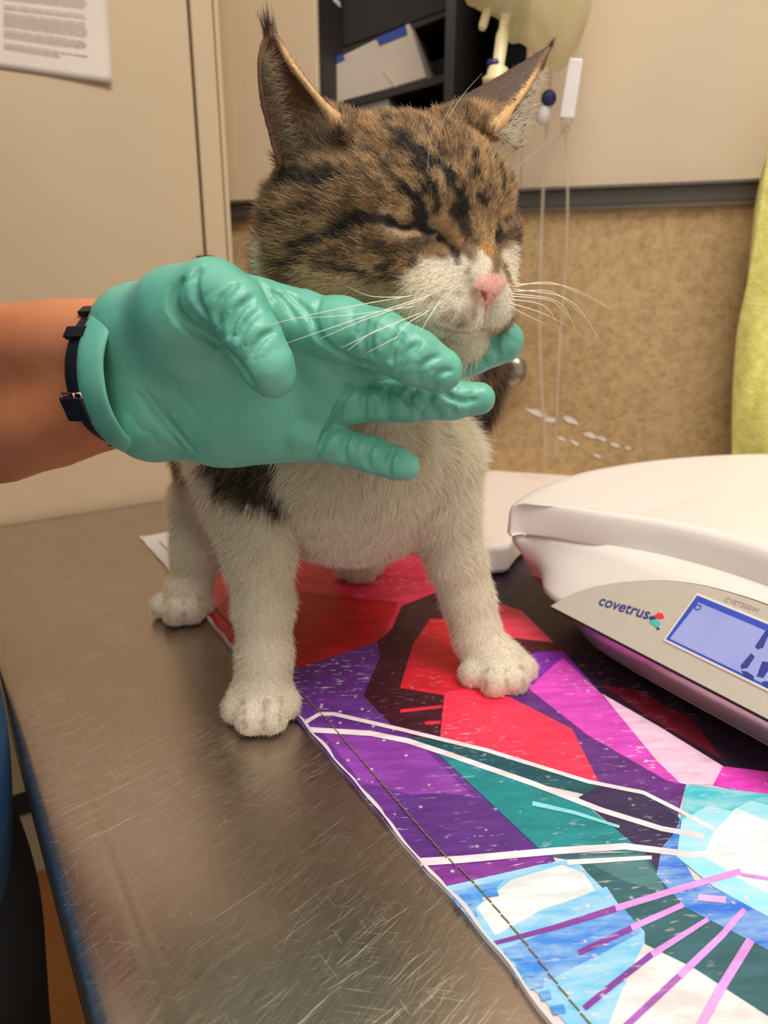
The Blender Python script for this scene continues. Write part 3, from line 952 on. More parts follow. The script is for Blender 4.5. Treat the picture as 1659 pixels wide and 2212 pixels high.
    arc_px = [(1192, 1312), (1230, 1290), (1290, 1270), (1360, 1260), (1440, 1258), (1520, 1268), (1600, 1290), (1655, 1309)]
    arc = [ab(*q) for q in arc_px]
    axm = max(AX, arc[-1][0] + 0.01)
    arc = arc + [np.array([2 * axm - q[0], q[1]]) for q in arc[::-1]]
    arc = [np.array([q[0], min(q[1], ul + 0.004)]) for q in arc]
    lowb = 0.0004
    def slab(name, outline, o0, o1, mat, parent=root, bev=0.0):
        bm = bmesh.new()
        t = [bm.verts.new(D(a, b, o1)) for a, b in outline]; b_ = [bm.verts.new(D(a, b, o0)) for a, b in outline]
        bm.faces.new(t); bm.faces.new(b_[::-1])
        for i in range(len(outline)):
            k = (i + 1) % len(outline)
            bm.faces.new([t[i], b_[i], b_[k], t[k]])
        return bm_obj(name, bm, mat, parent, bevel=bev)
    arc2 = [np.array(q) for q in catmull(arc, 4)]
    bl = ab(1200, 1318)[1]
    low = []
    outline = arc2 + [np.array([arc2[-1][0], lowb]), np.array([arc2[0][0], lowb])] if arc2[0][1] > lowb + 0.001 else arc2
    gap_o = [q + (q - np.array([axm, 0.0])) / np.linalg.norm(q - np.array([axm, 0.0])) * 0.0009 for q in arc2]
    gap_ol = gap_o + ([np.array([gap_o[-1][0], lowb]), np.array([gap_o[0][0], lowb])] if len(outline) > len(arc2) else [])
    slab('panel_gap', gap_ol, -0.004, 0.0006, M['gap'])
    pan = slab('display_panel', outline, -0.003, 0.0014, M['scale_panel'])
    # LCD
    lt, lb = ab(1507, 1291), ab(1446, 1386)
    aL = (lt[0] + lb[0]) / 2; bB, bT = lb[1], lt[1]
    aR = aL + 0.085
    r_ = 0.0016
    slab('bezel', [(aL - r_, bB - r_), (aR + r_, bB - r_), (aR + r_, bT + r_), (aL - r_, bT + r_)], 0.0, 0.0021, M['lcdframe'], pan, 0.0005)
    slab('lcd_surround', [(aL - .0003, bB - .0003), (aR, bB - .0003), (aR, bT + .0003), (aL - .0003, bT + .0003)], 0.0, 0.00215, M['lcdblue'], pan)
    hgt = bT - bB
    lcd = slab('lcd_screen', [(aL + .0014, bB + .0008), (aR - .001, bB + .0008), (aR - .001, bT - .0030), (aL + .0026, bT - .0030)], 0.0, 0.00225, M['lcd'], pan)
    def seg(px):
        slab('lcd_segment', [ab(*q) for q in px], 0.0022, 0.0024, M['seg'], pan)
    sg = [[(1657, 1368), (1668, 1366), (1652, 1404), (1640, 1408), (1634, 1402)], [(1626, 1416), (1634, 1424), (1618, 1448), (1604, 1450), (1604, 1442)], [(1604, 1454), (1618, 1456), (1632, 1466), (1632, 1474), (1612, 1464)],
          [(1650, 1434), (1668, 1436), (1668, 1446), (1652, 1470), (1638, 1466)], [(1648, 1478), (1660, 1476), (1668, 1484), (1660, 1490)]]
    for q in sg: seg(q)
    # continuation of the reading outside the frame: two digits of plain segments
    ca = ab(1511, 1317)
    bm = bmesh.new()
    for k in range(20):
        t0, t1 = 2 * math.pi * k / 20, 2 * math.pi * (k + 1) / 20
        q = [(ca[0] + r * math.cos(t), ca[1] + r * math.sin(t)) for r, t in ((.0017, t0), (.0017, t1), (.0011, t1), (.0011, t0))]
        bm.faces.new([bm.verts.new(D(a, b, 0.0024)) for a, b in q])
    bm_obj('lcd_icon', bm, M['seg'], pan)
    # lettering on the panel
    def text(body_, name, px_a, px_b, hscale, mat, off=0.0017, shear=0.0):
        cu = bpy.data.curves.new(name, 'FONT')
        cu.body = body_
        cu.size = 1.0
        cu.extrude = 0.0
        cu.offset = 0.012
        cu.shear = shear
        tmp = bpy.data.objects.new(name, cu)
        COL.objects.link(tmp)
        bpy.context.view_layer.update()
        dg = bpy.context.evaluated_depsgraph_get()
        me = bpy.data.meshes.new_from_object(tmp.evaluated_get(dg))
        bpy.data.objects.remove(tmp)
        co = np.zeros(len(me.vertices) * 3); me.vertices.foreach_get('co', co); co = co.reshape(-1, 3)
        a, b = ab(*px_a), ab(*px_b)
        dirv = b - a; L_ = np.linalg.norm(dirv); dirv /= L_
        w = co[:, 0].max() - co[:, 0].min()
        s_ = L_ / w
        perp = np.array([-dirv[1], dirv[0]])
        out = [D(*(a + dirv * (c[0] - co[:, 0].min()) * s_ + perp * c[1] * s_ * hscale), off) for c in co]
        fs = [list(p.vertices) for p in me.polygons]
        mesh_obj(name, out, fs, mat, pan)
    text('covetrus', 'brand_lettering', (1294, 1309), (1401, 1341), 1.0, M['text_blue'])
    def blob(name, px, mat):
        slab(name, [ab(*q) for q in px], 0.0012, 0.0017, mat, pan)
    blob('logo_mark', [(1414, 1334), (1424, 1327), (1434, 1329), (1438, 1338), (1428, 1341), (1420, 1339)], M['text_red'])
    blob('logo_mark', [(1404, 1337), (1412, 1333), (1420, 1340), (1408, 1344)], M['text_blue'])
    blob('logo_mark', [(1404, 1346), (1414, 1342), (1426, 1345), (1430, 1351), (1422, 1359), (1412, 1353)], M['text_teal'])
    blob('logo_mark', [(1420, 1359), (1426, 1359), (1428, 1363), (1422, 1364)], M['text_blue'])
    text('CVET200W', 'model_lettering', (1566, 1301), (1640, 1327), 0.9, M['text_grey'])
    # feet
    for a, b in ((0.05, 0.07), (0.26, 0.07), (0.05, 0.23), (0.26, 0.23)):
        lathe('foot', [(0.010, 0), (0.012, 0.002), (0.012, 0.012)], S(a, b, 0.0026), (0, 0, 1), M['black'], root, 20)
scale()

# ================================================================== SIGNED-DISTANCE MODELLING
class Field:
    def __init__(self, lo, hi, h):
        self.lo = np.asarray(lo, float); self.h = h
        self.n = np.ceil((np.asarray(hi) - self.lo) / h).astype(int) + 1
        self.D = np.full(self.n, 0.05, dtype=np.float32)
        self.ax = [(self.lo[i] + np.arange(self.n[i]) * h).astype(np.float32) for i in range(3)]
    def block(self, c0, c1):
        i0 = np.clip(np.floor((np.asarray(c0) - self.lo) / self.h).astype(int), 0, self.n)
        i1 = np.clip(np.ceil((np.asarray(c1) - self.lo) / self.h).astype(int) + 1, 0, self.n)
        if np.any(i1 <= i0): return None, None
        sl = tuple(slice(a, b) for a, b in zip(i0, i1))
        X, Y, Z = np.meshgrid(*[self.ax[i][sl[i]] for i in range(3)], indexing='ij', sparse=True)
        return sl, (X, Y, Z)
    def mix(self, sl, d, k, op):
        a = self.D[sl]
        d = d.astype(np.float32)
        if op == 'sub':
            b = -d
            if k > 0:
                hh = np.maximum(k - np.abs(a - b), 0) / k
                self.D[sl] = np.maximum(a, b) + hh * hh * k * 0.25
            else: self.D[sl] = np.maximum(a, b)
        else:
            if k > 0:
                hh = np.maximum(k - np.abs(a - d), 0) / k
                self.D[sl] = np.minimum(a, d) - hh * hh * k * 0.25
            else: self.D[sl] = np.minimum(a, d)
    def ell(self, c, r, R=None, k=0.004, op='add'):
        c = np.asarray(c, float); r = np.asarray(r, float)
        m = r.max() + k + 0.006
        sl, g = self.block(c - m, c + m)
        if sl is None: return
        X, Y, Z = g[0] - c[0], g[1] - c[1], g[2] - c[2]
        if R is None:
            x, y, z = X, Y, Z
        else:
            x = X * R[0, 0] + Y * R[1, 0] + Z * R[2, 0]
            y = X * R[0, 1] + Y * R[1, 1] + Z * R[2, 1]
            z = X * R[0, 2] + Y * R[1, 2] + Z * R[2, 2]
        k0 = np.sqrt((x / r[0]) ** 2 + (y / r[1]) ** 2 + (z / r[2]) ** 2)
        k1 = np.sqrt((x / r[0] ** 2) ** 2 + (y / r[1] ** 2) ** 2 + (z / r[2] ** 2) ** 2) + 1e-9
        self.mix(sl, k0 * (k0 - 1) / k1, k, op)
    def cap(self, a, b, ra, rb, k=0.004, op='add', flat=None):
        a = np.asarray(a, float); b = np.asarray(b, float)
        m = max(ra, rb) + k + 0.006
        sl, (X, Y, Z) = self.block(np.minimum(a, b) - m, np.maximum(a, b) + m)
        d = b - a; L2 = float(d @ d) + 1e-12
        t = np.clip(((X - a[0]) * d[0] + (Y - a[1]) * d[1] + (Z - a[2]) * d[2]) / L2, 0, 1)
        px, py, pz = X - a[0] - t * d[0], Y - a[1] - t * d[1], Z - a[2] - t * d[2]
        if flat is not None:                         # squash along a direction
            ax, s = flat
            w = px * ax[0] + py * ax[1] + pz * ax[2]
            q = (s - 1) * w
            px, py, pz = px + q * ax[0], py + q * ax[1], pz + q * ax[2]
        dist = np.sqrt(px * px + py * py + pz * pz) - (ra + t * (rb - ra))
        self.mix(sl, dist, k, op)
    def chain(self, pts, rad, k=0.004, op='add', flat=None):
        for i in range(len(pts) - 1):
            self.cap(pts[i], pts[i + 1], rad[i], rad[i + 1], k, op, flat)
    def cloud(self, P, thick, k=0.003):
        P = np.asarray(P, np.float32); thick = np.broadcast_to(np.asarray(thick, np.float32), (len(P),))
        m = 0.008
        sl, g = self.block(P.min(0) - m, P.max(0) + m)
        shp = np.broadcast_shapes(*[x.shape for x in g])
        Q = np.stack([np.broadcast_to(x, shp).ravel() for x in g], 1)
        best = np.full(len(Q), 9.0, np.float32)
        for i in range(0, len(Q), 60000):
            q = Q[i:i + 60000]
            d2 = (q * q).sum(1)[:, None] + (P * P).sum(1)[None] - 2 * q @ P.T
            best[i:i + 60000] = (np.sqrt(np.maximum(d2, 0)) - thick[None]).min(1)
        self.mix(sl, best.reshape(shp), k, 'add')
    def sample(self, P):
        q = (np.asarray(P) - self.lo) / self.h
        i = np.clip(np.floor(q).astype(int), 0, self.n - 2)
        f = np.clip(q - i, 0, 1)
        out = np.zeros(len(q))
        for dx in (0, 1):
            for dy in (0, 1):
                for dz in (0, 1):
                    w = (f[:, 0] if dx else 1 - f[:, 0]) * (f[:, 1] if dy else 1 - f[:, 1]) * (f[:, 2] if dz else 1 - f[:, 2])
                    out += w * self.D[i[:, 0] + dx, i[:, 1] + dy, i[:, 2] + dz]
        oob = np.any((q < 0) | (q > self.n - 1), axis=1)
        out[oob] = 0.05
        return out
    def mesh(self):
        D = self.D; s = D < 0
        cs = np.zeros(tuple(self.n - 1), np.int8)
        for dx in (0, 1):
            for dy in (0, 1):
                for dz in (0, 1):
                    cs += s[dx:D.shape[0] - 1 + dx, dy:D.shape[1] - 1 + dy, dz:D.shape[2] - 1 + dz]
        act = np.argwhere((cs > 0) & (cs < 8))
        idx = np.full(tuple(self.n - 1), -1, np.int32)
        idx[act[:, 0], act[:, 1], act[:, 2]] = np.arange(len(act))
        acc = np.zeros((len(act), 3)); cnt = np.zeros(len(act))
        for ax in range(3):
            o = [a for a in range(3) if a != ax]
            for da in (0, 1):
                for db in (0, 1):
                    p = act.copy(); p[:, o[0]] += da; p[:, o[1]] += db
                    q = p.copy(); q[:, ax] += 1
                    va = D[p[:, 0], p[:, 1], p[:, 2]]; vb = D[q[:, 0], q[:, 1], q[:, 2]]
                    m = (va < 0) != (vb < 0)
                    t = np.where(m, va / np.where(m, va - vb, 1), 0)
                    pos = p.astype(float); pos[:, ax] += t
                    acc[m] += pos[m]; cnt[m] += 1
        V = acc / cnt[:, None] * self.h + self.lo
        F = []
        for ax in range(3):
            sl0 = [slice(None)] * 3; sl1 = [slice(None)] * 3
            sl0[ax] = slice(0, -1); sl1[ax] = slice(1, None)
            a, b = s[tuple(sl0)], s[tuple(sl1)]
            e = np.argwhere(a != b)
            o = [(ax + 1) % 3, (ax + 2) % 3]
            ok = (e[:, o[0]] > 0) & (e[:, o[1]] > 0) & (e[:, o[0]] < self.n[o[0]] - 1) & (e[:, o[1]] < self.n[o[1]] - 1)
            e = e[ok]
            flip = a[e[:, 0], e[:, 1], e[:, 2]]
            def c(da, db):
                q = e.copy(); q[:, o[0]] += da; q[:, o[1]] += db
                return idx[q[:, 0], q[:, 1], q[:, 2]]
            quad = np.stack([c(-1, -1), c(0, -1), c(0, 0), c(-1, 0)], 1)
            quad[~flip] = quad[~flip][:, ::-1]
            F.append(quad)
        return V, np.concatenate(F)

def np_mesh(name, V, F, mats, parent=None):
    me = bpy.data.meshes.new(name)
    me.vertices.add(len(V)); me.vertices.foreach_set('co', np.asarray(V, np.float32).ravel())
    k = F.shape[1]
    me.loops.add(F.size); me.loops.foreach_set('vertex_index', F.astype(np.int32).ravel())
    me.polygons.add(len(F)); me.polygons.foreach_set('loop_start', (np.arange(len(F)) * k).astype(np.int32))
    me.polygons.foreach_set('use_smooth', np.ones(len(F), bool))
    me.update(calc_edges=True); me.validate()
    for m in mats: me.materials.append(m)
    o = bpy.data.objects.new(name, me); COL.objects.link(o)
    if parent is not None:
        o.parent = parent; o.matrix_parent_inverse = world_of(parent).inverted()
    return o

def smooth_mesh(V, F, it=2, lam=0.5):
    n = len(V)
    e = np.concatenate([F[:, [i, (i + 1) % F.shape[1]]] for i in range(F.shape[1])])
    e = np.concatenate([e, e[:, ::-1]])
    cnt = np.bincount(e[:, 0], minlength=n)[:, None]
    for _ in range(it):
        acc = np.stack([np.bincount(e[:, 0], weights=V[e[:, 1], k], minlength=n) for k in range(3)], 1)
        V = V + lam * (acc / np.maximum(cnt, 1) - V)
    return V

def vnormals(V, F):
    fn = np.cross(V[F[:, 1]] - V[F[:, 0]], V[F[:, 2]] - V[F[:, 0]])
    vn = np.zeros_like(V)
    for i in range(F.shape[1]):
        for k in range(3): vn[:, k] += np.bincount(F[:, i], weights=fn[:, k], minlength=len(V))
    return vn / (np.linalg.norm(vn, axis=1)[:, None] + 1e-12)

# ================================================================== GLOVED HAND (person)
glove_f = Field((-0.125, 0.262, 0.10), (0.068, 0.362, 0.262), 0.0008)
def build_glove():
    g = glove_f
    K = 0.006
    Y0 = 0.318
    wr_t, wr_b = PY(305, 715, 0.322), PY(335, 905, 0.322)
    W = PY(310, 805, 0.322)
    flatY = (np.array([0, 1.0, 0]), 1.35)
    # wrist and palm
    g.chain([PY(285, 728, 0.325), PY(312, 892, 0.325)], [0.0180, 0.0172], K)
    g.chain([wr_t, wr_b], [0.0185, 0.0178], K)
    mcp = {'i': PY(650, 705, 0.316), 'm': PY(690, 790, 0.320), 'r': PY(690, 868, 0.320), 'p': PY(655, 935, 0.319)}
    g.chain([wr_t, mcp['i']], [0.0165, 0.0125], K, flat=flatY)
    g.chain([W, mcp['m']], [0.018, 0.0135], K, flat=flatY)
    g.chain([W, mcp['r']], [0.018, 0.0130], K, flat=flatY)
    g.chain([wr_b, PY(480, 912, 0.318), mcp['p']], [0.0155, 0.0170, 0.0125], K, flat=flatY)
    g.ell(PY(500, 830, 0.319), (0.038, 0.0145, 0.031), None, 0.010)
    # thenar mass and thumb
    g.chain([PY(315, 720, 0.318), PY(385, 672, 0.308), PY(455, 640, 0.300)], [0.0155, 0.0155, 0.0130], 0.008)
    g.chain([PY(455, 640, 0.300), PY(508, 665, 0.293), PY(548, 735, 0.287), PY(578, 790, 0.285), PY(592, 815, 0.286)], [0.0130, 0.0112, 0.0102, 0.0093, 0.0078], 0.004)
    g.ell(PY(395, 735, 0.308), (0.014, 0.012, 0.015), None, 0.010)
    g.chain([PY(470, 640, 0.304), PY(560, 662, 0.312), PY(640, 690, 0.316)], [0.010, 0.0088, 0.0105], 0.008)     # web to index
    # fingers
    g.chain([mcp['i'], PY(735, 712, 0.309), PY(820, 735, 0.301), PY(895, 772, 0.297), PY(950, 800, 0.297)], [0.0128, 0.0124, 0.0112, 0.0104, 0.0088], 0.003)
    g.chain([mcp['m'], PY(800, 805, 0.326), PY(920, 790, 0.334), PY(1010, 758, 0.338), PY(1085, 738, 0.339)], [0.0130, 0.0108, 0.0108, 0.0104, 0.0094], 0.003)
    g.chain([mcp['r'], PY(752, 872, 0.318), PY(880, 868, 0.315), PY(975, 864, 0.314), PY(1034, 861, 0.315)], [0.0122, 0.0082, 0.0082, 0.0079, 0.0068], 0.0024)
    g.chain([mcp['p'], PY(728, 962, 0.317), PY(805, 983, 0.313), PY(855, 1000, 0.312), PY(878, 1008, 0.312)], [0.0118, 0.0078, 0.0076, 0.0069, 0.0058], 0.0024)
    # loose gather creases of the thin film: grooves cut where the joints fold
    def groove(px, Y, r, k=0.0022):
        pts = [PY(u, v, Y) for u, v in px]
        g.chain(pts, [r] * len(pts), k, 'sub')
    # film wrinkles as low displacement near joints
    X, Y, Z = np.meshgrid(*g.ax, indexing='ij', sparse=True)
    def fold(c, d, L_, R_, freq, amp, ph=0.0):
        c = np.asarray(c); d = np.asarray(d, float); d /= np.linalg.norm(d)
        m = R_ * 2.2
        sl, (x, y, z) = g.block(c - m, c + m)
        s = (x - c[0]) * d[0] + (y - c[1]) * d[1] + (z - c[2]) * d[2]
        r2 = (x - c[0]) ** 2 + (y - c[1]) ** 2 + (z - c[2]) ** 2
        wob = 0.0011 * np.sin(z * 420 + x * 160) + 0.0008 * np.sin(x * 610 - z * 330) + 0.0005 * np.sin(z * 1300 + y * 700)
        env = np.exp(-r2 / (R_ * R_))
        sn = np.sin((s + wob) * freq * 0.85 + ph)
        g.D[sl] += (env * amp * 0.85 * np.exp(-(sn / 0.34) ** 2)).astype(np.float32)
    def dirp(a, b, Y): return PY(*b, Y) - PY(*a, Y)
    fold(PY(455, 640, 0.292), dirp((430, 600), (500, 700), 0.29), 0, 0.013, 420, 0.0010)
    fold(PY(525, 715, 0.282), dirp((500, 660), (560, 770), 0.285), 0, 0.012, 620, 0.0011, 0.6)
    fold(PY(760, 715, 0.297), dirp((700, 700), (830, 745), 0.3), 0, 0.010, 400, 0.0008)
    fold(PY(850, 760, 0.290), dirp((800, 720), (920, 790), 0.3), 0, 0.012, 520, 0.0010)
    fold(PY(935, 800, 0.288), dirp((900, 780), (930, 850), 0.3), 0, 0.009, 700, 0.0007)
    fold(PY(800, 868, 0.309), dirp((760, 870), (850, 868), 0.31), 0, 0.010, 420, 0.0008)
    fold(PY(900, 866, 0.306), dirp((850, 850), (930, 880), 0.31), 0, 0.013, 560, 0.0011, 1.0)
    fold(PY(990, 860, 0.306), dirp((960, 850), (1030, 880), 0.31), 0, 0.010, 640, 0.0009)
    fold(PY(1060, 742, 0.329), dirp((1000, 800), (1090, 720), 0.33), 0, 0.013, 480, 0.0010)
    fold(PY(765, 965, 0.309), dirp((720, 960), (820, 990), 0.31), 0, 0.009, 460, 0.0008)
    fold(PY(830, 990, 0.306), dirp((790, 960), (870, 1010), 0.31), 0, 0.010, 560, 0.0009)
    fold(PY(720, 930, 0.306), dirp((690, 900), (760, 940), 0.31), 0, 0.010, 380, 0.0009)
    fold(PY(360, 900, 0.304), dirp((330, 930), (400, 880), 0.31), 0, 0.014, 330, 0.0007)
    fold(PY(640, 640, 0.304), dirp((600, 640), (680, 660), 0.31), 0, 0.012, 420, 0.0007)
build_glove()
def field_hit(fl, u, v):
    d = ray(u, v)
    z = np.arange(0.24, 0.62, 0.0005)
    P = CC + z[:, None] * d
    s = fl.sample(P)
    i = int(np.argmax(s < 0))
    if s[i] >= 0 or i == 0: return None
    t = s[i - 1] / (s[i - 1] - s[i])
    return P[i - 1] * (1 - t) + P[i] * t
def crease(px, r, k=0.0016, proud=0.0):
    px = catmull([np.array(p, float) for p in px], 6)
    pts = [q for q in (field_hit(glove_f, *p) for p in px) if q is not None]
    pts = [p + ray(*px[0]) * proud for p in pts]
    seg = [(a, b) for a, b in zip(pts[:-1], pts[1:]) if np.linalg.norm(a - b) < 0.006]
    m = len(seg)
    for i, (a, b) in enumerate(seg):
        w = r * (0.45 + 0.55 * math.sin(math.pi * (i + 0.5) / m))
        glove_f.cap(a, b, w, w, k, 'sub')
for px, r in [
    ([(392, 604), (374, 640), (380, 676), (412, 708), (452, 732), (492, 756)], .0019), ([(486, 752), (520, 792), (548, 834)], .0012),
    ([(430, 578), (420, 612), (426, 650), (446, 682)], .0011), ([(512, 612), (482, 640), (468, 672), (470, 700)], .0012), ([(548, 640), (516, 668), (500, 700), (496, 726)], .0010), ([(560, 668), (530, 700), (512, 738)], .0009), ([(592, 716), (566, 730), (542, 768)], .0008),
    ([(690, 648), (676, 682), (686, 724), (716, 752)], .0014), ([(716, 752), (760, 776), (810, 790)], .0010), ([(792, 690), (782, 726), (790, 768)], .0010), ([(806, 698), (798, 730), (806, 770)], .0007),
    ([(868, 720), (850, 748), (846, 786)], .0009), ([(905, 742), (876, 764), (862, 800)], .0010), ([(950, 768), (916, 786), (902, 822)], .0008), ([(978, 800), (952, 806), (938, 828)], .0007),
    ([(790, 838), (784, 870), (790, 908)], .0010), ([(838, 836), (832, 870), (840, 908)], .0009), ([(856, 838), (880, 866), (884, 905)], .0008), ([(900, 834), (880, 862), (912, 900)], .0008), ([(940, 832), (925, 862), (950, 900)], .0009), ([(985, 834), (960, 850), (1000, 868), (1030, 862)], .0009), ([(975, 880), (985, 900)], .0007),
    ([(760, 832), (738, 866), (722, 908), (700, 950), (676, 1000)], .0013), ([(735, 872), (712, 910), (690, 960)], .0009), ([(756, 930), (742, 960), (744, 995)], .0010), ([(806, 950), (792, 980), (796, 1010)], .0010), ([(850, 972), (838, 1000), (842, 1026)], .0008),
    ([(1042, 722), (1036, 752), (1046, 786)], .0010), ([(1080, 708), (1070, 736), (1078, 766)], .0009), ([(1010, 790), (1030, 768), (1050, 752)], .0008),
    ([(300, 850), (340, 905), (392, 968)], .0009), ([(318, 850), (362, 908), (420, 975)], .0008), ([(620, 632), (660, 668), (680, 700)], .0008), ([(590, 630), (612, 646), (640, 690)], .0008), ([(560, 602), (576, 628), (585, 650)], .0008)]:
    crease(px, r)

def glove_mat():
    m, nt, b = new_mat('teal_nitrile')
    vec = coords(nt)
    c = ramp(nt, noise(nt, vec, 45, 3), [(0.3, lin(92, 168, 148)), (0.7, lin(110, 186, 164))])
    nt.links.new(c, b.inputs['Base Color'])
    b.inputs['Roughness'].default_value = 0.42
    b.inputs['Subsurface Weight'].default_value = 0.25
    b.inputs['Subsurface Radius'].default_value = (0.3, 1.0, 0.8)
    b.inputs['Subsurface Scale'].default_value = 0.002
    n1 = bump(nt, None, noise(nt, coords(nt, (50, 50, 160), (0.5, 0.3, 0.6)), 1.0, 3, 0.55), 0.16, 0.0012)
    n2 = bump(nt, None, noise(nt, vec, 900, 2), 0.10, 0.0003, n1)
    nt.links.new(n2, b.inputs['Normal'])
    return m
M['glove'] = glove_mat()

def skin_mat():
    m, nt, b = new_mat('forearm_skin')
    vec = coords(nt)
    c = ramp(nt, noise(nt, vec, 28, 4), [(0.3, lin(188, 114, 74)), (0.7, lin(204, 132, 90))])
    nt.links.new(c, b.inputs['Base Color'])
    b.inputs['Roughness'].default_value = 0.5
    b.inputs['Subsurface Weight'].default_value = 0.3
    b.inputs['Subsurface Radius'].default_value = (1.0, 0.35, 0.2)
    b.inputs['Subsurface Scale'].default_value = 0.004
    bump(nt, b, noise(nt, vec, 500, 3), 0.12, 0.0004)
    return m
M['skin'] = skin_mat()
M['strap'] = plain('black_strap', (20, 22, 26), 0.5, var=0.1, nscale=200)
M['rosegold'] = plain('rose_gold', (226, 170, 140), 0.25, 1.0)
M['scrub'] = plain('blue_scrub_cloth', (14, 78, 128), 0.9, var=0.1, nscale=80, bumps=0.2)
M['trouser'] = plain('black_cloth', (9, 9, 12), 0.95, var=0.1, nscale=80, bumps=0.2)
M['hair'] = plain('dark_brown_hair', (48, 34, 26), 0.6)

def person():
    PR = np.stack([TU, TV, XYZ[2]], 1)                       # stands square to the table edge
    def pt(u, v, z): return T(-0.1055 + u, 0.401 + v, z)
    def dv(u, v, z): return TU * u + TV * v + np.array([0, 0, z])
    root = empty('person', tuple(pt(0, 0, -0.9)))
    tag(root, 'person in blue top and black trousers holding the cat\'s chin with a teal gloved hand', 'person')
    # body: arms, shoulders, neck and head as one continuous surface
    f = Field((-0.52, -0.02, -0.16), (0.0, 0.56, 0.86), 0.0048)
    elbow = np.array([-0.325, 0.418, 0.160]); sh = pt(-0.01, 0.158, 0.43); sh2 = pt(-0.01, -0.158, 0.43)
    k = 0.012
    f.chain([PY(470, 820, 0.320), PY(320, 812, 0.324)], [0.009, 0.013], k)
    for tops, rr in (([(335, 752), (215, 738), (110, 748), (0, 762), (-150, 780)], [0.0115, 0.0145, 0.0160, 0.0178, 0.022]), ([(335, 872), (215, 886), (110, 915), (0, 938), (-150, 950)], [0.0115, 0.0145, 0.0165, 0.0190, 0.024])):
        ys = [0.325, 0.3315, 0.338, 0.346, 0.358]
        f.chain([PY(u_, v_, y_) for (u_, v_), y_ in zip(tops, ys)] + [elbow], rr + [0.036], 0.016)
    f.chain([elbow, sh], [0.040, 0.050], 0.02)
    f.chain([sh, pt(-0.005, 0, 0.44), sh2], [0.050, 0.075, 0.050], 0.03)
    f.chain([pt(0, 0, 0.42), pt(0, 0, 0.0)], [0.095, 0.09], 0.03)
    el2 = pt(-0.05, -0.190, 0.15); w2 = pt(-0.01, -0.195, -0.06)
    f.chain([sh2, el2, w2], [0.048, 0.036, 0.024], 0.02)                                          # other arm hanging
    f.chain([w2, w2 + dv(0.01, 0, -0.045)], [0.024, 0.026], 0.01, flat=(TV, 1.5))
    for dx_, ln_ in ((-0.020, 0.060), (-0.006, 0.072), (0.009, 0.070), (0.023, 0.055)):
        q = w2 + dv(0.01 + dx_, 0.0, -0.060)
        f.chain([q, q + dv(0.004, 0.006, -ln_ * 0.4), q + dv(0.0, 0.014, -ln_ * 0.75)], [0.0085, 0.008, 0.007], 0.002)
    f.chain([w2 + dv(0.022, 0, -0.02), w2 + dv(0.042, 0.008, -0.045), w2 + dv(0.044, 0.012, -0.068)], [0.011, 0.009, 0.008], 0.006)
    f.chain([pt(0, 0, 0.46), pt(0.025, 0, 0.60)], [0.056, 0.048], 0.03)
    hd = pt(0.035, 0, 0.69)
    f.ell(hd, (0.085, 0.073, 0.108), PR, 0.02)
    f.chain([hd + dv(0.045, 0.0, -0.07), hd + dv(0.058, 0.0, -0.085)], [0.034, 0.026], 0.02)       # jaw
    f.chain([hd + dv(0.078, 0.0, 0.01), hd + dv(0.092, 0.0, -0.026)], [0.009, 0.011], 0.01)        # nose
    for s_ in (-1, 1):
        f.ell(hd + dv(0.080, s_ * 0.03, 0.012), (0.012, 0.015, 0.010), PR, 0.006, 'sub')            # eye sockets
        f.ell(hd + dv(-0.005, s_ * 0.074, -0.005), (0.020, 0.010, 0.030), PR, 0.004)                # ears
    f.cap(hd + dv(0.084, -0.022, -0.056), hd + dv(0.084, 0.022, -0.056), 0.004, 0.004, 0.004, 'sub')  # mouth
    V, F = f.mesh(); V = smooth_mesh(V, F, 3)
    np_mesh('body', V, F, [M['skin']], root)
    for s_ in (-1, 1):
        lathe('eye', [(0.001, 0), (0.007, 0.0008), (0.0095, 0.004), (0.007, 0.0072), (0.001, 0.008)], hd + dv(0.066, s_ * 0.03, 0.011), TU, M['hair'], root, 14)
    hf = Field(hd - 0.15, hd + 0.16, 0.0048)
    hf.ell(hd + dv(-0.012, 0, 0.012), (0.093, 0.083, 0.112), PR, 0.01)
    hf.ell(hd + dv(-0.06, 0, -0.05), (0.045, 0.06, 0.06), PR, 0.02)
    hf.ell(hd + dv(0.078, 0.0, -0.045), (0.072, 0.085, 0.105), PR, 0.01, 'sub')
    V, F = hf.mesh(); np_mesh('hair', smooth_mesh(V, F, 2), F, [M['hair']], root)
    # blue top with short sleeves, tucked in at table height
    flx = (TU, 1.40)
    tf = Field((-0.54, 0.03, -0.20), (-0.10, 0.56, 0.57), 0.0055)
    tf.chain([pt(-0.005, 0, 0.40), pt(-0.002, 0, 0.20), pt(0, 0, 0.0), pt(0, 0, -0.05)], [0.150, 0.152, 0.160, 0.155], 0.03, flat=flx)
    tf.chain([pt(0, 0, 0.45), sh], [0.085, 0.066], 0.03); tf.chain([pt(0, 0, 0.45), sh2], [0.085, 0.066], 0.03)
    tf.chain([sh, sh * 0.5 + elbow * 0.5], [0.066, 0.060], 0.02); tf.chain([sh2, sh2 * 0.5 + el2 * 0.5], [0.066, 0.058], 0.02)
    tf.ell(pt(0.03, 0, 0.56), (0.075, 0.075, 0.05), PR, 0.01, 'sub')
    V, F = tf.mesh(); np_mesh('scrub_top', smooth_mesh(V, F, 3), F, [M['scrub']], root)
    # black trousers
    pf = Field((-0.56, 0.03, -0.885), (-0.05, 0.56, 0.03), 0.0065)
    pf.chain([pt(0, 0, -0.115), pt(0, 0, -0.19)], [0.170, 0.162], 0.02, flat=flx)
    pf.ell(pt(0, 0, 0.045), (0.30, 0.30, 0.075), PR, 0.01, 'sub')
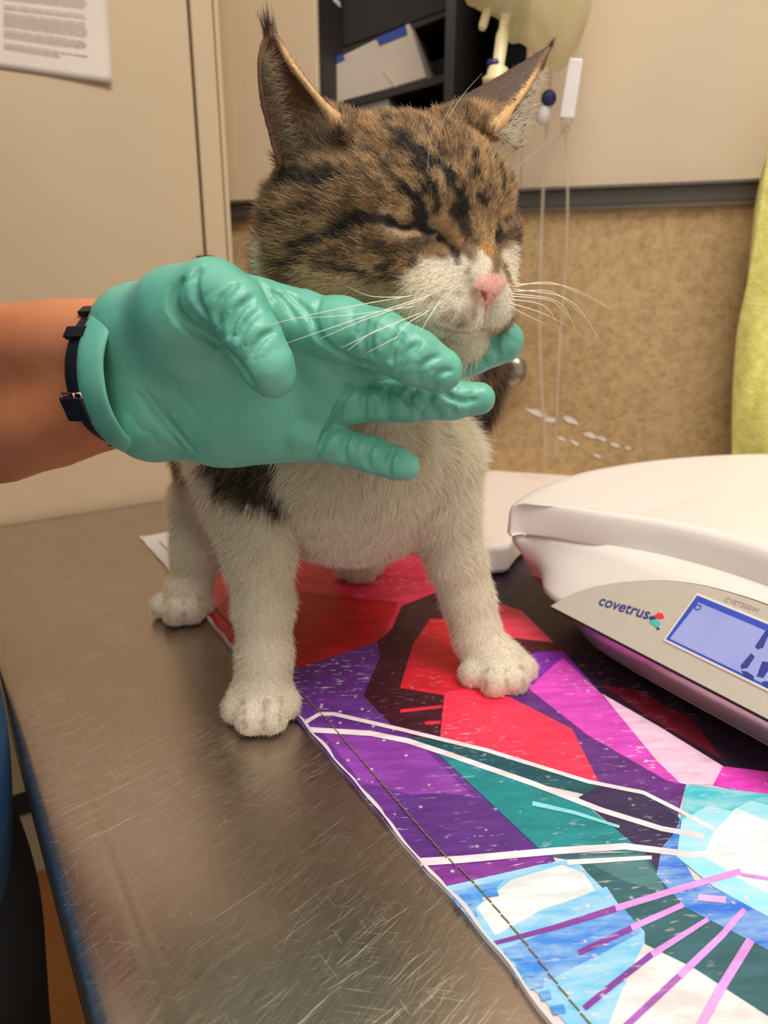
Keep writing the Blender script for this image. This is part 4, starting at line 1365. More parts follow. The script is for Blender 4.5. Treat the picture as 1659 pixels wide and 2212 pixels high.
    for s_ in (-1, 1):
        pf.chain([pt(0, s_ * 0.075, -0.20), pt(0.01, s_ * 0.085, -0.50), pt(-0.01, s_ * 0.09, -0.875)], [0.086, 0.066, 0.056], 0.02)
    V, F = pf.mesh(); np_mesh('trousers', smooth_mesh(V, F, 3), F, [M['trouser']], root)
    for s_ in (-1, 1):
        c0 = pt(-0.05, s_ * 0.09, -0.868); c1 = pt(0.12, s_ * 0.10, -0.872)
        sf = Field(np.minimum(c0, c1) - (0.06, 0.06, 0.032), np.maximum(c0, c1) + 0.06, 0.005)
        sf.chain([c0, c1], [0.040, 0.034], 0.01)
        sf.D[:, :, :2] = np.maximum(sf.D[:, :, :2], 0.001)
        V, F = sf.mesh(); np_mesh('shoe', smooth_mesh(V, F, 2), F, [M['strap']], root)
    # glove
    V, F = glove_f.mesh(); V = smooth_mesh(V, F, 1, 0.4)
    gl = np_mesh('glove', V, F, [M['glove']], root)
    # cuff and strap: bands round the wrist
    def band(name, path_c, prof, mat, parent, seg=80, wob=0.0):
        """path_c(t)->centre point, axis, vertical radius vec, depth radius vec; prof: list of (axial, radial)"""
        v, fa = [], []
        n = len(prof)
        for i in range(seg):
            t = 2 * math.pi * i / seg
            c, ax, rv, rd_ = path_c
            rad = math.cos(t) * rv + math.sin(t) * rd_
            rl = np.linalg.norm(rad); ru = rad / rl
            for j, (a_, r_) in enumerate(prof):
                wa = wob * (math.sin(5 * t + j) * 0.5 + math.sin(11 * t + 2 * j) * 0.35)
                v.append(c + rad + ax * (a_ + wa) + ru * (r_ + wa * 0.6))
        for i in range(seg):
            for j in range(n):
                fa.append((i * n + j, ((i + 1) % seg) * n + j, ((i + 1) % seg) * n + (j + 1) % n, i * n + (j + 1) % n))
        o = mesh_obj(name, v, fa, mat, parent, smooth=True)
        bm = bmesh.new(); bm.from_mesh(o.data); bmesh.ops.recalc_face_normals(bm, faces=bm.faces[:]); bm.to_mesh(o.data); bm.free()
        s_ = o.modifiers.new('sub', 'SUBSURF'); s_.levels = 1; s_.render_levels = 1
        return o
    axis = np.array([0.90, -0.40, 0.02]); axis /= np.linalg.norm(axis)
    def ring(ctop, cbot, Y, depth):
        t_, b_ = PY(*ctop, Y), PY(*cbot, Y)
        c = (t_ + b_) / 2; rv = (t_ - b_) / 2
        ax = axis - rv * np.dot(axis, rv) / np.dot(rv, rv); ax /= np.linalg.norm(ax)
        rd_ = np.cross(ax, rv); rd_ = rd_ / np.linalg.norm(rd_) * depth
        if rd_[1] > 0: rd_ = -rd_
        return c, ax, rv, rd_
    cuff = band('cuff', ring((286, 648), (336, 966), 0.327, 0.0300), [(-0.006, 0.0005), (-0.0062, 0.0018), (-0.003, 0.0030), (0.002, 0.0024), (0.0065, 0.0014), (0.0072, 0.0), (0.005, -0.0012), (-0.002, -0.0006)], M['glove'], gl, wob=0.0008)
    tube('cuff_edge', [], 0, M['glove']) if False else None
    wt = band('wristwatch', ring((250, 660), (298, 952), 0.330, 0.0290), [(-0.0048, 0.0), (-0.0046, 0.0016), (0.0046, 0.0016), (0.0048, 0.0), (0.004, -0.0008), (-0.004, -0.0008)], M['strap'], root)
    wt['label'] = 'black wrist strap with a rose gold buckle'
    c, ax, rv, rd_ = ring((250, 660), (298, 952), 0.330, 0.0290)
    def at(t, axial, radial):
        rad = math.cos(t) * rv + math.sin(t) * rd_
        return c + rad + ax * axial + rad / np.linalg.norm(rad) * radial
    def frame_at(t):
        rad = math.cos(t) * rv + math.sin(t) * rd_; ru = rad / np.linalg.norm(rad)
        tg = -math.sin(t) * rv + math.cos(t) * rd_; tg /= np.linalg.norm(tg)
        return ax, tg, ru
    for t_, hl in ((0.46, 0.0042), (0.86, 0.0046)):            # keeper loops
        box('keeper', at(t_, 0, 0.002), frame_at(t_), (0.0056, hl * 0.55, 0.0013), M['strap'], wt, bevel=0.0004)
    t_ = 1.72
    fr = frame_at(t_)
    box('buckle_pad', at(1.86, -0.001, 0.0022), frame_at(1.86), (0.0058, 0.0052, 0.0015), M['strap'], wt, bevel=0.0006)
    bk = [at(t_ - 0.07, -0.0055, 0.0028), at(t_ + 0.07, -0.0058, 0.0028), at(t_ + 0.07, 0.0045, 0.0028), at(t_ - 0.07, 0.0045, 0.0028)]
    tube('buckle', bk + [bk[0]], 0.00055, M['rosegold'], wt)
    tube('buckle_pin', [at(t_ + 0.07, 0.001, 0.0030), at(t_ - 0.08, 0.001, 0.0034)], 0.0006, M['rosegold'], wt)
    for t2 in (2.78, 2.98):
        box('lug', at(t2, 0.0, 0.0012), frame_at(t2), (0.0052, 0.0022, 0.0014), M['rosegold'], wt, bevel=0.0005)
    lathe('watch_case', [(0.013, -0.002), (0.0145, 0.0), (0.0145, 0.005), (0.013, 0.0065)], at(3.9, 0, 0.001), frame_at(3.9)[2], M['rosegold'], wt, 28)
person()

# ================================================================== CAT
def euler_m(y, pt, r):
    Rz = np.array([[math.cos(y), -math.sin(y), 0], [math.sin(y), math.cos(y), 0], [0, 0, 1]])
    Rx = np.array([[1, 0, 0], [0, math.cos(pt), -math.sin(pt)], [0, math.sin(pt), math.cos(pt)]])
    Ry = np.array([[math.cos(r), 0, math.sin(r)], [0, 1, 0], [-math.sin(r), 0, math.cos(r)]])
    return Rz @ Rx @ Ry
HR = euler_m(0.612, 0.1605, -0.0712) @ np.diag([1.0, -1.0, 1.0])
HT = np.array([0.0106, 0.36, 0.2275]); HS = 0.011326
def H(x, y, z): return HT + HS * (HR @ np.array([x, y, z], float))
def HL(P): return (np.asarray(P) - HT) @ HR / HS            # world -> head frame
def HP(u, v, yl):                                           # photo point at a head-frame depth
    n = HR[:, 1]
    return plane_hit(u, v, H(0, yl, 0), n)

catf = Field((-0.165, 0.272, -0.004), (0.105, 0.610, 0.372), 0.0013)
EAR = {}
def build_cat():
    c = catf
    he = lambda p, r, k=0.006, op='add': c.ell(H(*p), np.array(r) * HS, HR, k, op)
    hc = lambda a, b, ra, rb, k=0.005, op='add': c.cap(H(*a), H(*b), ra * HS, rb * HS, k, op)
    # ---- head
    he((0, -1.0, 1.2), (4.15, 4.3, 3.3), 0.004)
    he((0, 0.6, 1.6), (3.3, 3.0, 2.5), 0.012)              # forehead
    for s in (-1, 1):
        he((s * 2.7, -0.4, -1.2), (2.1, 2.7, 2.1), 0.016)   # cheeks / jaw muscle
        he((s * 2.0, 1.9, -0.5), (1.5, 1.7, 1.4), 0.010)    # below the eyes
        he((s * 2.0, 2.1, 0.75), (1.45, 1.15, 1.15), 0.006) # closed eyelid mound
        hc((s * 1.0, 2.6, 1.7), (s * 2.9, 1.3, 2.2), 0.75, 0.7, 0.008)   # brow
        he((s * 0.80, 3.85, -1.75), (1.05, 1.15, 0.95), 0.006)           # whisker pads
        he((s * 1.5, 2.8, -1.6), (1.3, 1.4, 1.1), 0.008)
    hc((0, 2.2, 1.5), (0, 4.0, -0.25), 1.2, 0.82, 0.009)   # nose bridge
    he((0, 2.9, -1.3), (1.9, 1.9, 1.6), 0.010)              # muzzle
    he((0, 4.58, -0.78), (0.64, 0.50, 0.46), 0.006)         # nose pad
    hc((0, 4.72, -0.9), (0, 4.62, -1.5), 0.34, 0.20, 0.004)
    he((0, 3.25, -3.0), (1.05, 1.25, 0.72), 0.006)          # chin
    hc((0, 3.0, -2.7), (0, 0.0, -2.6), 1.1, 2.0, 0.012)     # lower jaw to throat
    for s in (-1, 1):
        he((s * 3.1, -2.1, -0.7), (2.0, 2.6, 2.6), 0.014)   # ruff
        he((s * 3.2, -1.6, 1.5), (1.5, 1.9, 1.6), 0.012)    # under the ear
    # nostrils, lip line, eye slits
    for s in (-1, 1):
        hc((s * 0.42, 5.20, -1.02), (s * 0.62, 4.95, -0.86), 0.13, 0.07, 0.001, 'sub')
    hc((0, 5.05, -1.45), (0, 4.95, -2.15), 0.07, 0.09, 0.003, 'sub')
    for s in (-1, 1):
        hc((0, 4.85, -2.35), (s * 0.85, 4.55, -2.72), 0.10, 0.11, 0.003, 'sub')
        hc((s * 0.85, 4.55, -2.72), (s * 1.7, 3.75, -2.62), 0.11, 0.10, 0.003, 'sub')
        hc((s * 1.7, 3.75, -2.62), (s * 2.3, 2.9, -2.35), 0.10, 0.06, 0.003, 'sub')
    # ---- ears: thin cupped shells
    def ear(outer_px, inner_px, yo, yi, bulge_dir, bulge, tipk):
        n, m = 52, 40
        O = catmull([HP(u, v, y) for (u, v), y in zip(outer_px, yo)], 12)
        I = catmull([HP(u, v, y) for (u, v), y in zip(inner_px, yi)], 12)
        ti = np.linspace(0, 1, n)
        O = np.stack([np.interp(ti, np.linspace(0, 1, len(O)), O[:, k]) for k in range(3)], 1)
        I = np.stack([np.interp(ti, np.linspace(0, 1, len(I)), I[:, k]) for k in range(3)], 1)
        P, W, G = [], [], []
        for i, t in enumerate(ti):
            for j in range(m):
                s = j / (m - 1)
                b = bulge * (1 - t) ** 1.0 * (4 * s * (1 - s)) ** 0.75
                P.append(O[i] * (1 - s) + I[i] * s + bulge_dir * b)
                W.append(0.0017 * (1 - 0.2 * t))
                G.append((t, s))
        P = np.array(P)
        c.cloud(P, np.array(W), 0.0025)
        return P, np.array(G), O, I
    # cat's right ear (viewer's left): opening towards the viewer
    d1 = H(0.75, -1.0, 0.15) - H(0, 0, 0); d1 /= np.linalg.norm(d1)
    EAR['R'] = ear([(606, 356), (590, 300), (570, 225), (562, 160), (566, 110), (582, 62)],
                   [(752, 300), (716, 250), (672, 195), (630, 140), (604, 95), (584, 60)],
                   [-1.6, -1.7, -1.8, -1.9, -2.0, -2.0], [0.3, -0.2, -0.8, -1.3, -1.7, -2.0], d1, 0.022, 0)
    # cat's left ear (viewer's right): turned outwards, dark back towards the viewer
    d2 = H(-0.62, -0.75, 0.30) - H(0, 0, 0); d2 /= np.linalg.norm(d2)
    EAR['L'] = ear([(1118, 318), (1132, 262), (1150, 205), (1170, 150), (1186, 104)],
                   [(1060, 288), (1092, 252), (1126, 208), (1158, 158), (1186, 102)],
                   [-1.2, -1.6, -1.9, -2.1, -2.3], [0.5, -0.3, -1.0, -1.7, -2.3], d2, 0.034, 0)
    # ear roots
    c.chain([HP(1000, 268, -0.6), HP(1050, 272, -1.0)], [0.007, 0.006], 0.010)
    c.chain([HP(742, 292, -0.7), HP(692, 282, -1.6)], [0.008, 0.007], 0.010)
    # ---- neck, chest, trunk
    thr = H(0, -0.6, -2.4)
    c.chain([H(0, -1.6, -0.2), PY(775, 800, 0.398), PY(770, 930, 0.400)], [0.034, 0.043, 0.047], 0.014)
    c.ell(PY(745, 1000, 0.402), (0.051, 0.046, 0.046), None, 0.018)
    c.chain([PY(752, 1000, 0.405), PY(700, 960, 0.50)], [0.045, 0.052], 0.02)                 # trunk
    c.ell(np.array([-0.052, 0.505, 0.135]), (0.062, 0.055, 0.062), None, 0.02)                # rump
    c.ell(np.array([0.030, 0.458, 0.165]), (0.040, 0.038, 0.056), None, 0.02)                 # far flank
    c.ell(PY(770, 1105, 0.420), (0.042, 0.045, 0.020), None, 0.018)                           # brisket
    # ---- forelegs
    RL = [PY(520, 985, 0.388), PY(540, 1090, 0.374), PY(560, 1200, 0.362), PY(570, 1310, 0.354), PY(572, 1420, 0.347), PY(566, 1490, 0.342)]
    c.chain(RL, [0.026, 0.0195, 0.0145, 0.0125, 0.0118, 0.0120], 0.010)
    LL = [PY(935, 1000, 0.402), PY(952, 1100, 0.398), PY(985, 1210, 0.394), PY(1012, 1300, 0.390), PY(1032, 1380, 0.384), PY(1052, 1420, 0.380)]
    c.chain(LL, [0.026, 0.0180, 0.0140, 0.0122, 0.0115, 0.0118], 0.010)
    # ---- hind legs
    c.ell(np.array([-0.098, 0.480, 0.112]), (0.034, 0.050, 0.054), None, 0.02)
    c.chain([PY(446, 1090, 0.478), PY(432, 1180, 0.470), PY(414, 1265, 0.462)], [0.024, 0.0165, 0.0135], 0.010)
    c.chain([np.array([-0.005, 0.525, 0.10]), PY(800, 1170, 0.535), PY(785, 1215, 0.528)], [0.035, 0.018, 0.013], 0.012)
    # ---- paws: palm and four toes each
    def paw(cpx, Y, toes, rp, rt, fwd):
        b = PY(*cpx, Y); b = np.array([b[0], b[1], max(b[2], 0.0105)])
        c.ell(b, rp, None, 0.006)
        for (u, v), s_ in toes:
            p = PZ(u, v, 0.0075)
            c.ell(p, np.array(rt) * s_ * 1.12, None, 0.0036)
    paw((565, 1502), 0.342, [((510, 1530), 0.95), ((543, 1552), 1.05), ((586, 1550), 1.05), ((620, 1522), 0.95)], (0.0160, 0.0150, 0.0135), (0.0066, 0.0078, 0.0078), None)
    paw((1074, 1432), 0.377, [((1020, 1456), 0.95), ((1068, 1474), 1.05), ((1112, 1468), 1.05), ((1134, 1446), 0.92)], (0.0160, 0.0150, 0.0135), (0.0068, 0.0074, 0.0076), None)
    paw((402, 1285), 0.458, [((350, 1310), 0.95), ((380, 1326), 1.05), ((415, 1322), 1.05), ((440, 1305), 0.95)], (0.0145, 0.0130, 0.0120), (0.0068, 0.0078, 0.0078), None)
    paw((775, 1215), 0.528, [((742, 1232), 0.95), ((768, 1240), 1.0), ((792, 1238), 1.0), ((812, 1226), 0.9)], (0.0130, 0.0130, 0.0105), (0.0064, 0.0074, 0.0070), None)
    c.D[:, :, :int(0.004 / c.h) + 2] = np.maximum(c.D[:, :, :int(0.004 / c.h) + 2], 0.0004)      # soles rest on the table
    # tail lying behind the far flank
    c.chain([np.array([-0.06, 0.55, 0.10]), np.array([-0.02, 0.585, 0.05]), np.array([0.03, 0.575, 0.025]), np.array([0.055, 0.545, 0.022])], [0.016, 0.013, 0.012, 0.009], 0.01)
    # the jaw and breast give way where the glove presses
build_cat()

def hit(u, v, field=None):
    fl = field or catf
    d = ray(u, v)
    z = np.arange(0.24, 0.62, 0.0006)
    P = CC + z[:, None] * d
    s = fl.sample(P)
    i = np.argmax(s < 0)
    if s[i] >= 0: return None
    if i == 0: return P[0]
    t = s[i - 1] / (s[i - 1] - s[i])
    return P[i - 1] * (1 - t) + P[i] * t
def poly_hit(px, step=7.0):
    out = []
    px = np.array(px, float)
    for a, b in zip(px[:-1], px[1:]):
        n = max(1, int(np.linalg.norm(b - a) / step))
        for k in range(n):
            h_ = hit(*(a + (b - a) * k / n))
            if h_ is not None: out.append(h_)
    h_ = hit(*px[-1])
    if h_ is not None: out.append(h_)
    return np.array(out)
# closed eyes: slit creases pressed into the lids
SLIT_R = [(838, 482), (868, 492), (914, 493), (943, 502), (966, 526), (984, 549)]
SLIT_L = [(1108, 470), (1090, 477), (1077, 487), (1073, 505), (1073, 527)]
slR, slL = poly_hit(SLIT_R, 4), poly_hit(SLIT_L, 4)
for sl_ in (slR, slL):
    catf.chain(list(sl_), [0.0012] * len(sl_), 0.0016, 'sub')
CV, CFc = catf.mesh()
CV = smooth_mesh(CV, CFc, 2, 0.5)
CN = vnormals(CV, CFc)

# ------------------------------------------------------------------ coat colours
def sstep(x, a, b):
    t = np.clip((x - a) / (b - a), 0, 1)
    return t * t * (3 - 2 * t)
_nr = np.random.default_rng(5)
_nw = [(_nr.normal(size=3), _nr.uniform(0, 6.28)) for _ in range(14)]
def fnoise(P, freq):
    s = np.zeros(len(P))
    for d, ph in _nw:
        s += np.sin(P @ (d * freq) + ph)
    return s / 14 ** 0.5 / 0.72
PXM = 5050.0                                  # photo pixels per metre at the head
PXB = 4200.0
WHITE = np.array(lin(252, 240, 218)); CREAM = np.array(lin(206, 176, 136)); DARK = np.array(lin(30, 22, 18))
MID = np.array(lin(138, 110, 78)); LIGHT = np.array(lin(206, 170, 122)); PINK = np.array(lin(226, 164, 152)); ORANGE = np.array(lin(208, 150, 82))
EARBACK = np.array(lin(84, 66, 54)); EARIN = np.array(lin(126, 92, 72)); RIM = np.array(lin(206, 166, 112)); SLIT = np.array(lin(22, 16, 14))
strokes = []                                   # (points3d, radius, colour, strength)
def stroke(px, w, col, st=1.0, mirror=False, scale=PXM):
    p = poly_hit(px) if len(px) > 1 else np.array([q for q in [hit(*px[0])] if q is not None])
    if len(p) == 0: return
    if col is DARK: w, st = w * 1.3, min(1.0, st * 1.15)
    strokes.append((p, w / 2 / scale, col, st))
    if mirror:
        q = HL(p); q[:, 0] *= -1
        strokes.append((HT + HS * (q @ HR.T), w / 2 / scale, col, st))
# dark tabby stripes of forehead, crown and cheeks
for px, w, st in [
    ([(914, 333), (962, 366), (991, 415), (1005, 448)], 22, .95), ([(1025, 318), (1030, 381), (1046, 422)], 12, .9), ([(1054, 315), (1083, 366), (1090, 418)], 11, .9),
    ([(1097, 345), (1116, 392), (1122, 425)], 11, .9), ([(880, 299), (914, 357), (933, 415), (945, 452)], 22, .95), ([(880, 410), (904, 448), (916, 466)], 22, .95),
    ([(832, 248), (866, 299), (885, 330)], 18, .7), ([(900, 250), (940, 300), (965, 345)], 12, .6), ([(960, 250), (990, 300), (1000, 350)], 10, .6), ([(1000, 262), (1022, 290)], 10, .5),
    ([(984, 458), (1008, 488), (1022, 516)], 26, .75), ([(1035, 420), (1050, 440)], 16, .9),
    ([(800, 330), (845, 372), (868, 408)], 16, .55), ([(760, 330), (800, 380), (830, 430)], 14, .4)]:
    stroke(px, w, DARK, st)
for px, w, st in [
    ([(846, 480), (800, 470), (770, 478), (735, 496), (690, 520), (640, 532)], 18, .85), ([(900, 570), (846, 578), (788, 588), (730, 584), (663, 572), (610, 560)], 14, .75),
    ([(860, 600), (800, 612), (730, 606), (670, 596)], 9, .6), ([(608, 388), (640, 378), (690, 388), (735, 362)], 34, .9), ([(622, 316), (682, 314), (742, 304)], 22, .85),
    ([(700, 440), (650, 450), (600, 470)], 14, .5), ([(760, 540), (700, 550), (640, 548)], 14, .5), ([(880, 530), (840, 535), (800, 530)], 22, .6), ([(930, 520), (900, 525)], 20, .6)]:
    stroke(px, w, DARK, st, True)
# light and warm patches
stroke([(672, 330), (712, 340), (735, 352)], 30, CREAM, .9, True)
stroke([(955, 470), (975, 500), (990, 520)], 20, np.array(lin(190, 140, 100)), .85)
stroke([(1066, 520), (1064, 490), (1085, 465), (1108, 455)], 16, np.array(lin(214, 168, 104)), .9)
stroke([(1050, 535), (1062, 545)], 26, ORANGE, .9)
stroke([(1060, 330), (1072, 380), (1075, 430)], 7, LIGHT, .8); stroke([(1040, 330), (1056, 380), (1062, 420)], 6, LIGHT, .8); stroke([(1104, 350), (1098, 380)], 6, LIGHT, .7)
stroke([(660, 606), (740, 624), (800, 642), (860, 656)], 60, np.array(lin(214, 184, 142)), .85, True)
stroke([(1120, 480), (1135, 500)], 22, np.array(lin(150, 118, 92)), .7)
# white muzzle, blaze, cheeks of the far side
for px, w in [([(960, 640), (930, 660)], 125), ([(985, 585), (960, 600)], 62), ([(930, 585), (900, 610)], 58), ([(1044, 568), (1036, 590)], 44), ([(1106, 560), (1110, 590)], 74), ([(1090, 640), (1085, 670)], 90), ([(1040, 700), (1020, 730)], 90), ([(940, 705), (900, 690)], 90), ([(860, 668), (830, 670)], 46)]:
    stroke(px, w, WHITE, 1.0)
stroke([(566, 545), (568, 590), (580, 612)], 62, WHITE, 1.0)
# eyelids
stroke([(1100, 505), (1120, 512)], 18, np.array(lin(110, 84, 70)), .8)
stroke([(838, 482), (868, 490), (914, 491), (943, 500), (966, 524), (984, 547)], 13, DARK, .9)
stroke([(1108, 470), (1090, 477), (1077, 487), (1073, 505), (1073, 527)], 6, DARK, .6)
EYEL = [(slR, 0.0017, np.array(lin(30, 22, 18)), 1.0), (slL, 0.0012, SLIT, 1.0)]
EYEL.append((poly_hit([(984, 549), (990, 566)], 4), 0.0016, np.array(lin(90, 66, 58)), .8))
# nose and lips
NOSE = [(poly_hit([(1036, 610), (1062, 602), (1088, 608)], 4), 0.0025, PINK, .85), (poly_hit([(1046, 624), (1062, 618), (1078, 622)], 4), 0.0028, PINK, 1.0), (poly_hit([(1050, 640), (1056, 656)], 4), 0.0026, PINK, 1.0), (poly_hit([(1044, 632), (1048, 648)], 3), 0.0009, np.array(lin(150, 70, 64)), 1.0),
        (poly_hit([(1050, 664), (1047, 690), (1042, 708)], 4), 0.0007, np.array(lin(196, 128, 120)), .9), (poly_hit([(1042, 712), (1012, 720), (975, 716), (940, 704)], 4), 0.0011, np.array(lin(168, 128, 110)), .8)]
# whisker follicles, toe clefts
for u_, v_ in [(938, 622), (962, 628), (986, 632), (930, 640), (954, 648), (978, 652), (1000, 656), (936, 662), (960, 670), (984, 674), (1004, 680), (950, 686), (976, 692), (1000, 698), (1100, 640), (1092, 656)]:
    stroke([(u_, v_), (u_ + 4, v_ + 2)], 5, np.array(lin(168, 138, 112)), .55)
TOE = np.array(lin(176, 142, 112))
for px in [[(524, 1512), (528, 1566)], [(574, 1516), (568, 1572)], [(608, 1505), (606, 1556)], [(1046, 1448), (1048, 1486)], [(1092, 1452), (1096, 1492)], [(1128, 1440), (1132, 1476)], [(364, 1298), (366, 1336)], [(398, 1300), (398, 1342)], [(430, 1292), (432, 1330)], [(756, 1218), (756, 1248)], [(780, 1218), (780, 1250)]]:
    stroke(px, 7, TOE, .5, scale=PXB)
# shoulder patch
stroke([(500, 1000), (548, 1040), (600, 1092)], 66, DARK, .0, scale=PXB)
patch_pts = [(poly_hit([(482, 990), (500, 1030), (530, 1052)], 6), 0.0105), (poly_hit([(530, 1020), (570, 1060), (598, 1090)], 6), 0.0062), (poly_hit([(520, 985), (570, 1010)], 6), 0.010)]

def near(P, pts, chunk=40000):
    out = np.empty(len(P))
    pts = np.asarray(pts)
    for i in range(0, len(P), chunk):
        q = P[i:i + chunk]
        d2 = (q * q).sum(1)[:, None] + (pts * pts).sum(1)[None] - 2 * q @ pts.T
        out[i:i + chunk] = np.sqrt(np.maximum(d2, 0).min(1))
    return out
def nearest_idx(P, pts, chunk=30000):
    out = np.empty(len(P), int); dd = np.empty(len(P))
    for i in range(0, len(P), chunk):
        q = P[i:i + chunk]
        d2 = (q * q).sum(1)[:, None] + (pts * pts).sum(1)[None] - 2 * q @ pts.T
        j = d2.argmin(1); out[i:i + chunk] = j; dd[i:i + chunk] = np.sqrt(np.maximum(d2[np.arange(len(q)), j], 0))
    return out, dd

def coat(P, Nn):
    """base colour, and masks, for points on the cat's surface"""
    n = len(P)
    hl = HL(P)
    head = sstep(hl[:, 2], -4.2, -3.0) * sstep(P[:, 2], 0.165, 0.185)
    # agouti ground colour with soft mottling
    mt = 0.5 + 0.5 * np.clip(fnoise(P, 260) * 0.6 + fnoise(P, 620) * 0.45, -1, 1)
    tab = MID * (1 - mt[:, None]) * 0.98 + LIGHT * mt[:, None] * 0.88
    tab = tab * (0.86 + 0.14 * sstep(hl[:, 1], -4, 3))[:, None]
    w_under = sstep(-hl[:, 2] + 0.25 * hl[:, 1] * 0, 2.2, 3.0)        # under the jaw: white
    hc = tab * (1 - w_under[:, None]) + WHITE * w_under[:, None]
    # trunk: white front, tabby back and shoulder patch
    back = sstep(P[:, 1] + 0.5 * np.clip(P[:, 0] - 0.025, 0, 1) * (P[:, 2] > 0.11), 0.428, 0.442) * sstep(P[:, 2], 0.085, 0.105)
    stripes = 0.5 + 0.5 * np.sin(P[:, 1] * 260 + 2.0 * np.sin(P[:, 2] * 60))
    btab = MID * 0.8 * (1 - stripes[:, None]) + DARK * stripes[:, None] * 1.2
    lefth = sstep(-P[:, 0], 0.075, 0.09)
    btab = btab * (1 - lefth[:, None]) + np.array(lin(156, 138, 112)) * lefth[:, None]
    bc = WHITE * (1 - back[:, None]) + btab * back[:, None]
    pw = np.zeros(n)
    for pts, r in patch_pts:
        if len(pts): pw = np.maximum(pw, 1 - sstep(near(P, pts) + 0.0016 * fnoise(P, 500), r * 0.75, r * 1.1))
    bc = bc * (1 - pw[:, None]) + (DARK * 1.25 * (1 - mt[:, None] * 0.55) + MID * mt[:, None] * 0.5) * pw[:, None]
    col = bc * (1 - head[:, None]) + hc * head[:, None]
    dark_w = np.zeros(n)
    wob = 0.0009 * fnoise(P, 700)
    for pts, r, cc, st in strokes:
        if st <= 0: continue
        m = np.all((P > pts.min(0) - r * 1.6 - 0.002) & (P < pts.max(0) + r * 1.6 + 0.002), axis=1)
        if not m.any(): continue
        d = near(P[m], pts) + wob[m]
        w = (1 - sstep(d, r * 0.55, r * 1.25)) * st
        col[m] = col[m] * (1 - w[:, None]) + cc * w[:, None]
    # ears
    inside = np.zeros(n); ear_w = np.zeros(n)
    for kx in ('R', 'L'):
        Pe, G, O, I = EAR[kx]
        m = np.all((P > Pe.min(0) - 0.004) & (P < Pe.max(0) + 0.004), axis=1)
        if not m.any(): continue
        j, dd = nearest_idx(P[m], Pe)
        nrm_e = P[m] - Pe[j]
        bd = EARD[kx]
        inn = (Nn[m] @ bd < 0.0)
        t, s_ = G[j, 0], G[j, 1]
        w = (1 - sstep(dd, 0.0022, 0.0040)) * np.where(kx == 'L', sstep(t, 0.0, 0.05), sstep(t, 0.06, 0.16))
        rimw = sstep(s_, 0.984, 0.997) * sstep(-t, -0.85, -0.7)
        ce = np.where(inn[:, None], EARIN, EARBACK)
        ce = ce * (1 - rimw[:, None]) + RIM * rimw[:, None]
        idx = np.where(m)[0]
        col[idx] = col[idx] * (1 - w[:, None]) + ce * w[:, None]
        ear_w[idx] = np.maximum(ear_w[idx], w); inside[idx] = np.where(inn & (w > .3), 1, inside[idx])
    nose_w = np.zeros(n)
    for pts, r, cc, st in NOSE + EYEL:
        if len(pts) == 0: continue
        d = near(P, pts)
        w = (1 - sstep(d, r * 0.8, r * 1.15)) * st
        col = col * (1 - w[:, None]) + cc * w[:, None]
        nose_w = np.maximum(nose_w, w)
    # whisker-pad speckles
    return col, head, ear_w, inside, nose_w, hl
EARD = {}
_d1 = H(0.75, -1.0, 0.15) - H(0, 0, 0); EARD['R'] = _d1 / np.linalg.norm(_d1)
_d2 = H(-0.62, -0.75, 0.30) - H(0, 0, 0); EARD['L'] = _d2 / np.linalg.norm(_d2)

def cat_mats():
    m, nt, b = new_mat('cat_coat')
    at_ = N(nt, 'ShaderNodeAttribute', attribute_name='col')
    vec = coords(nt)
    v = noise(nt, vec, 900, 2)
    nt.links.new(mixc(nt, 1.0, at_.outputs['Color'], ramp(nt, v, [(0.3, (.75,) * 3), (0.7, (1.05,) * 3)]), 'MULTIPLY'), b.inputs['Base Color'])
    b.inputs['Roughness'].default_value = 0.55
    b.inputs['Specular IOR Level'].default_value = 0.3
    bump(nt, b, v, 0.2, 0.0004)
    f = bpy.data.materials.new('cat_fur'); f.use_nodes = True
    nt = f.node_tree
    nt.nodes.clear()
    out = N(nt, 'ShaderNodeOutputMaterial')
    at_ = N(nt, 'ShaderNodeAttribute', attribute_name='col')
    hi = N(nt, 'ShaderNodeHairInfo')
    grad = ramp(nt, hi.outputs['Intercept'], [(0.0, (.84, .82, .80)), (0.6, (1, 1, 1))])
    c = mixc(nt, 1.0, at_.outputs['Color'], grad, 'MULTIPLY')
    df = N(nt, 'ShaderNodeBsdfDiffuse'); tr = N(nt, 'ShaderNodeBsdfTranslucent'); gl = N(nt, 'ShaderNodeBsdfGlossy')
    gl.inputs['Roughness'].default_value = 0.45
    gl.inputs['Color'].default_value = (1, 1, 1, 1)
    for s in (df, tr): nt.links.new(c, s.inputs['Color'])
    m1 = N(nt, 'ShaderNodeMixShader'); m1.inputs[0].default_value = 0.35
    nt.links.new(df.outputs[0], m1.inputs[1]); nt.links.new(tr.outputs[0], m1.inputs[2])
    m2 = N(nt, 'ShaderNodeMixShader'); m2.inputs[0].default_value = 0.035
    nt.links.new(m1.outputs[0], m2.inputs[1]); nt.links.new(gl.outputs[0], m2.inputs[2])
    nt.links.new(m2.outputs[0], out.inputs['Surface'])
    return m, f
M['coat'], M['fur'] = cat_mats()
M['whisker'] = plain('white_whisker', (248, 240, 228), 0.35, var=0.02)

